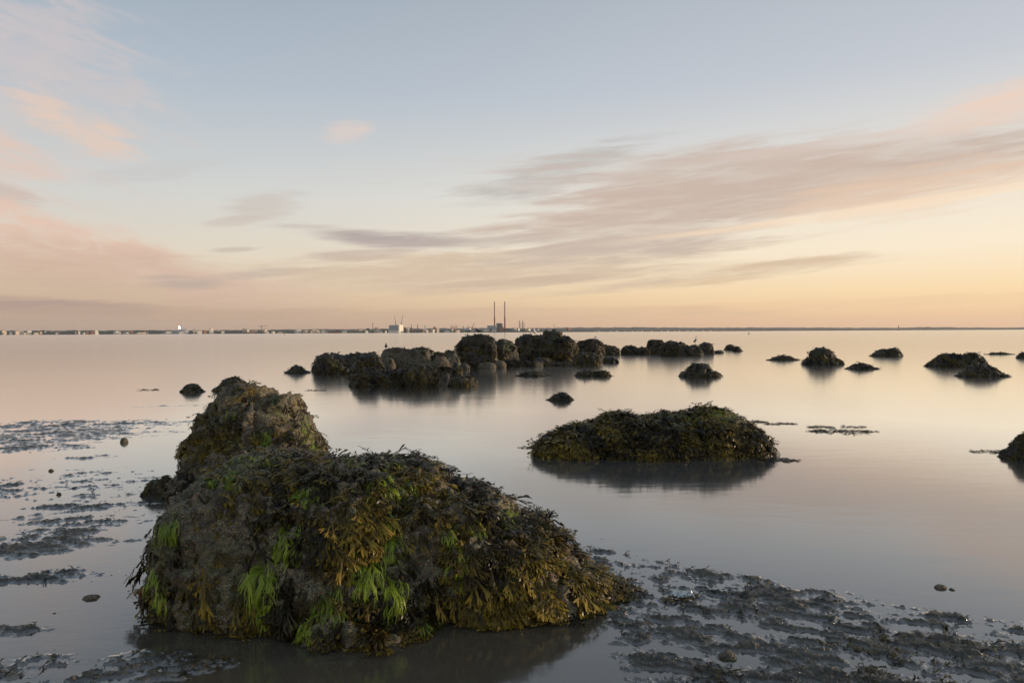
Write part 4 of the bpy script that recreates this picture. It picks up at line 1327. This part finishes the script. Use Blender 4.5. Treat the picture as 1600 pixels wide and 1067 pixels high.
for ff in ((0, 1, 2, 3), (7, 6, 5, 4), (0, 4, 5, 1), (1, 5, 6, 2), (2, 6, 7, 3), (3, 7, 4, 0)): bm.faces.new([vs[i] for i in ff])
bm_obj('glazed_end', bm, m, root)

# incinerator hall
Y = 4420
x0, x1, zt = px_frame(608, 628, 507.9, Y)
root = empty('incinerator_hall', ((x0 + x1) / 2, Y, 0), R(-22))
tag(root, 'big sloping-sided grey hall with a bright sunlit right end on the harbour shore', 'building')
hw = (x1 - x0) / 2
bm = bmesh.new(); add_box(bm, -hw, hw * 0.72, -20, 30, 0, zt, 0, (4, 0, 3, 3)); bm_obj('hall', bm, WALLS['grey'], root)
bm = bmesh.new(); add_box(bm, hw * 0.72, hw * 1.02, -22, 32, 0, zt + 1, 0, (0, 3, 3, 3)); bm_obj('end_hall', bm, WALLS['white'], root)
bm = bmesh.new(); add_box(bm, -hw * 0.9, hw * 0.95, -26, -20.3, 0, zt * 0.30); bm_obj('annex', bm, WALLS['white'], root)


def jib_crane(label, pb, pt, Y, mat='steel'):
    a, b_ = P(pb[0], pb[1], Y), P(pt[0], pt[1], Y)
    root = empty('crane', (a[0], Y, 0)); tag(root, label, 'crane', None)
    bm = bmesh.new(); add_box(bm, -2.4, 2.4, -2.4, 2.4, 0, a[2] + 3, 0, (.9, .9, .9, .9)); bm_obj('tower', bm, WALLS[mat], root)
    bm = bmesh.new(); add_tube(bm, [(0, 0, a[2] + 3), (b_[0] - a[0], 0, b_[2])], [1.9, 1.2], 6); bm_obj('jib', bm, WALLS[mat], root)
    bm = bmesh.new(); add_box(bm, -6, 1, -2, 2, a[2] + 1, a[2] + 6); bm_obj('counterweight', bm, WALLS[mat], root)
    return root


jib_crane('left crane above the incinerator hall, jib leaning left', (618.6, 506), (616.2, 493.6), 4500)
jib_crane('right crane above the incinerator hall, jib leaning right', (627.3, 505.5), (629.6, 492.8), 4500)
jib_crane('slim crane with a raised jib left of the striped chimneys', (738.5, 512), (741.2, 504.3), 4500, 'red')


def stack(label, px, pt, Y, r_, mat='steel', group=None):
    x0, _, z = px_frame(px, px, pt, Y)
    root = empty('stack', (x0, Y, 0)); tag(root, label, 'chimney', group)
    bm = bmesh.new(); add_tube(bm, [(0, 0, 0), (0, 0, z)], [r_, r_ * 0.8], 12); bm_obj('shaft', bm, WALLS[mat], root, True)
    bm = bmesh.new(); add_tube(bm, [(0, 0, z), (0, 0, z + 1.6)], [r_ * 0.95, r_ * 0.95], 12); bm_obj('cap', bm, WALLS['slate'], root, True)
    return root


stack('thin dark stack between the dark block and the peach block', 582.4, 504.6, 4450, 2.2)
stack('short dark stack right of the incinerator sheds', 642.6, 507.4, 4460, 2.2)
stack('dark stack standing alone left of the white silo', 652.6, 507.6, 4460, 3.0)
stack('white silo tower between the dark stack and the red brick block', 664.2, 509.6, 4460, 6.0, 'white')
stack('first of the four thin stacks, tall, at their left', 811.6, 501.2, 4560, 2.6)
stack('shorter thin stack just right of the first tall one', 813.7, 504.2, 4600, 2.0, 'grey')
stack('second tall thin stack, in the middle of the four', 816.4, 501.2, 4560, 2.6)
stack('shortest thin stack at the right of the four', 818.6, 504.2, 4560, 2.2)
stack('pale mast-like tower over the highest boulder', 866, 508.2, 4800, 2.2, 'grey')

# tower crane in the city
a = P(408.5, 508.6, 4500)
root = empty('tower_crane', (a[0], 4500, 0)); tag(root, 'thin tower crane over the far city left of the harbour', 'crane')
bm = bmesh.new(); add_box(bm, -1.2, 1.2, -1.2, 1.2, 0, a[2]); bm_obj('mast', bm, WALLS['steel'], root)
bm = bmesh.new(); add_box(bm, -22, 40, -0.9, 0.9, a[2] - 5, a[2] - 3); bm_obj('jib', bm, WALLS['steel'], root)


def gantry(label, px0, px1, pt, Y, boom):
    x0, x1, z = px_frame(px0, px1, pt, Y)
    w = x1 - x0
    root = empty('gantry_crane', ((x0 + x1) / 2, Y, 0)); tag(root, label, 'crane')
    for sx in (-1, 1):
        for sy in (-1, 1):
            bm = bmesh.new(); add_tube(bm, [(sx * w * 0.3, sy * 9, 0), (sx * w * 0.26, sy * 8, z * 0.62)], 1.2, 6); bm_obj('leg', bm, WALLS['red'], root)
    bm = bmesh.new(); add_box(bm, -w * 0.5, w * 0.5, -9, 9, z * 0.62, z * 0.62 + 3); bm_obj('beam', bm, WALLS['red'], root)
    bm = bmesh.new(); add_tube(bm, [(-w * 0.26, 0, z * 0.62), (0, 0, z), (w * 0.26, 0, z * 0.62)], 0.9, 6); bm_obj('a_frame', bm, WALLS['red'], root)
    bm = bmesh.new(); add_tube(bm, [(0, 0, z), (w * 0.5 * boom, 0, z * 0.64)], 0.6, 6); bm_obj('stay', bm, WALLS['red'], root)
    return root


gantry('left red container crane at the harbour', 703.5, 709.5, 507.2, 4650, -1)
gantry('right red container crane at the harbour', 709, 715, 507.0, 4650, 1)
gantry('red crane behind the gulls on the blocky boulder', 727, 735, 508.6, 4650, 1)
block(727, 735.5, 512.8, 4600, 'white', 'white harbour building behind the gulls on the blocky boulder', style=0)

# power station
Y = 4560
xc = P(770, 515, Y)[0]
root = empty('power_station', (xc, Y, 0), R(-6)); tag(root, 'grey power station halls at the foot of the two striped chimneys', 'building')


def hall(name, a, b_, pt, y0, y1, mat, pb=None):
    x0, x1, z = px_frame(a, b_, pt, Y)
    bm = bmesh.new(); add_box(bm, x0 - xc, x1 - xc, y0, y1, 0, z); return bm_obj(name, bm, WALLS[mat], root)


hall('turbine_hall', 757, 777.5, 512.6, -30, 0, 'grey')
hall('upper_hall', 761.2, 773.5, 508.6, 0.3, 40, 'grey')
bt = hall('boiler_house', 775.6, 784.4, 505.4, 0.4, 50, 'slate')
hall('end_hall', 781.2, 787.4, 511.2, -26, 0.1, 'brick')
hall('low_store', 757.5, 765, 515.6, -48, -30.3, 'white')
hall('low_store', 769, 776, 516.0, -46, -30.3, 'white')
x0, x1, z0 = px_frame(775.2, 784.8, 505.4, Y)
bm = bmesh.new(); add_box(bm, x0 - xc, x1 - xc, 0, 50.5, z0, z0 + 3); bm_obj('roof', bm, WALLS['white'], root)
hall('window_band', 766, 770, 513.4, -30.6, -30.05, 'glass')

RW = [flat_mat('chimney_red', (0.22, 0.045, 0.03), 0.7, 0.1, 0.05), flat_mat('chimney_white', (0.66, 0.62, 0.56), 0.7, 0.08, 0.05)]
proto = None
for lab, px, Yc in (('left striped red and white chimney of the power station', 772.6, 4700), ('right striped red and white chimney of the power station', 788.6, 4540)):
    a = P(px, 472.0, Yc)
    z = a[2]
    root = empty('striped_chimney', (a[0], Yc, 0)); tag(root, lab, 'chimney', 'twin striped chimneys')
    r0, r1 = 5.2, 3.6
    zr = lambda k: r0 + (r1 - r0) * k
    bm = bmesh.new(); add_tube(bm, [(0, 0, 0), (0, 0, z * 0.53)], [zr(0), zr(0.53)], 16); bm_obj('shaft', bm, RW[0], root, True)
    nb = 12
    for k in range(nb):
        k0, k1 = 0.53 + 0.47 * k / nb, 0.53 + 0.47 * (k + 1) / nb
        bm = bmesh.new(); add_tube(bm, [(0, 0, z * k0), (0, 0, z * k1)], [zr(k0), zr(k1)], 16); bm_obj('band', bm, RW[(k + 1) % 2], root, True)
    bm = bmesh.new(); add_tube(bm, [(0, 0, z), (0, 0, z + 2)], [r1 + .6, r1 + .6], 16); bm_obj('cap', bm, WALLS['steel'], root, True)

# lighthouse at the harbour mouth
a = P(1404, 508.6, 6000)
root = empty('lighthouse', (a[0], 6000, 0)); tag(root, 'small red lighthouse standing on the far right horizon', 'lighthouse')
z = a[2]
bm = bmesh.new(); add_tube(bm, [(0, 0, 0), (0, 0, z * 0.75)], [5.5, 3.8], 12); bm_obj('tower', bm, WALLS['red'], root, True)
bm = bmesh.new(); add_tube(bm, [(0, 0, z * 0.75), (0, 0, z * 0.79)], [5.5, 5.5], 12); bm_obj('gallery', bm, WALLS['red'], root)
bm = bmesh.new(); add_tube(bm, [(0, 0, z * 0.79), (0, 0, z * 0.92), (0, 0, z)], [2.6, 2.6, 0.3], 12); bm_obj('lantern', bm, WALLS['steel'], root)
bm = bmesh.new(); add_box(bm, -14, 18, -6, 6, -1, z * 0.14, 0, (3, 3, 1, 1)); bm_obj('pier_head', bm, WALLS['slate'], root)


def buoy(label, px, py, hpx, mat):
    g = G(px, py)
    s = hpx * g[1] / FPX
    root = empty('buoy', (g[0], g[1], 0)); tag(root, label, 'buoy')
    bm = bmesh.new(); add_tube(bm, [(0, 0, -0.2 * s), (0, 0, 0.25 * s), (0, 0, 0.34 * s)], [0.40 * s, 0.46 * s, 0.2 * s], 12); bm_obj('float', bm, WALLS[mat], root, True)
    bm = bmesh.new(); add_tube(bm, [(0, 0, 0.34 * s), (0, 0, 0.85 * s)], [0.13 * s, 0.07 * s], 8); bm_obj('mast', bm, WALLS[mat], root)
    bm = bmesh.new(); add_tube(bm, [(0, 0, 0.85 * s), (0, 0, 1.0 * s)], [0.17 * s, 0.02 * s], 8); bm_obj('topmark', bm, WALLS[mat], root)


buoy('dark buoy afloat on the open water at right', 1170, 521.8, 3.4, 'steel')
buoy('yellowish buoy afloat on the open water at left', 446, 523.2, 4.0, 'cream')

# ------------------------------------------------------------------ the air
m = bpy.data.materials.new('haze'); m.use_nodes = True
X.nt = m.node_tree; X.nt.nodes.clear()
pv = X.nt.nodes.new('ShaderNodeVolumePrincipled')
pv.inputs['Color'].default_value = (0.93, 0.91, 0.90, 1)
pv.inputs['Density'].default_value = HAZE
pv.inputs['Anisotropy'].default_value = 0.2
mo = X.nt.nodes.new('ShaderNodeOutputMaterial'); X.nt.links.new(pv.outputs[0], mo.inputs['Volume'])
if HAZE > 0:
    bm = bmesh.new(); add_box(bm, -14700, 14700, -14700, 14700, -3.5, 235)
    o = bm_obj('haze', bm, m); tag(o, 'thin evening haze over the bay', kind='stuff')
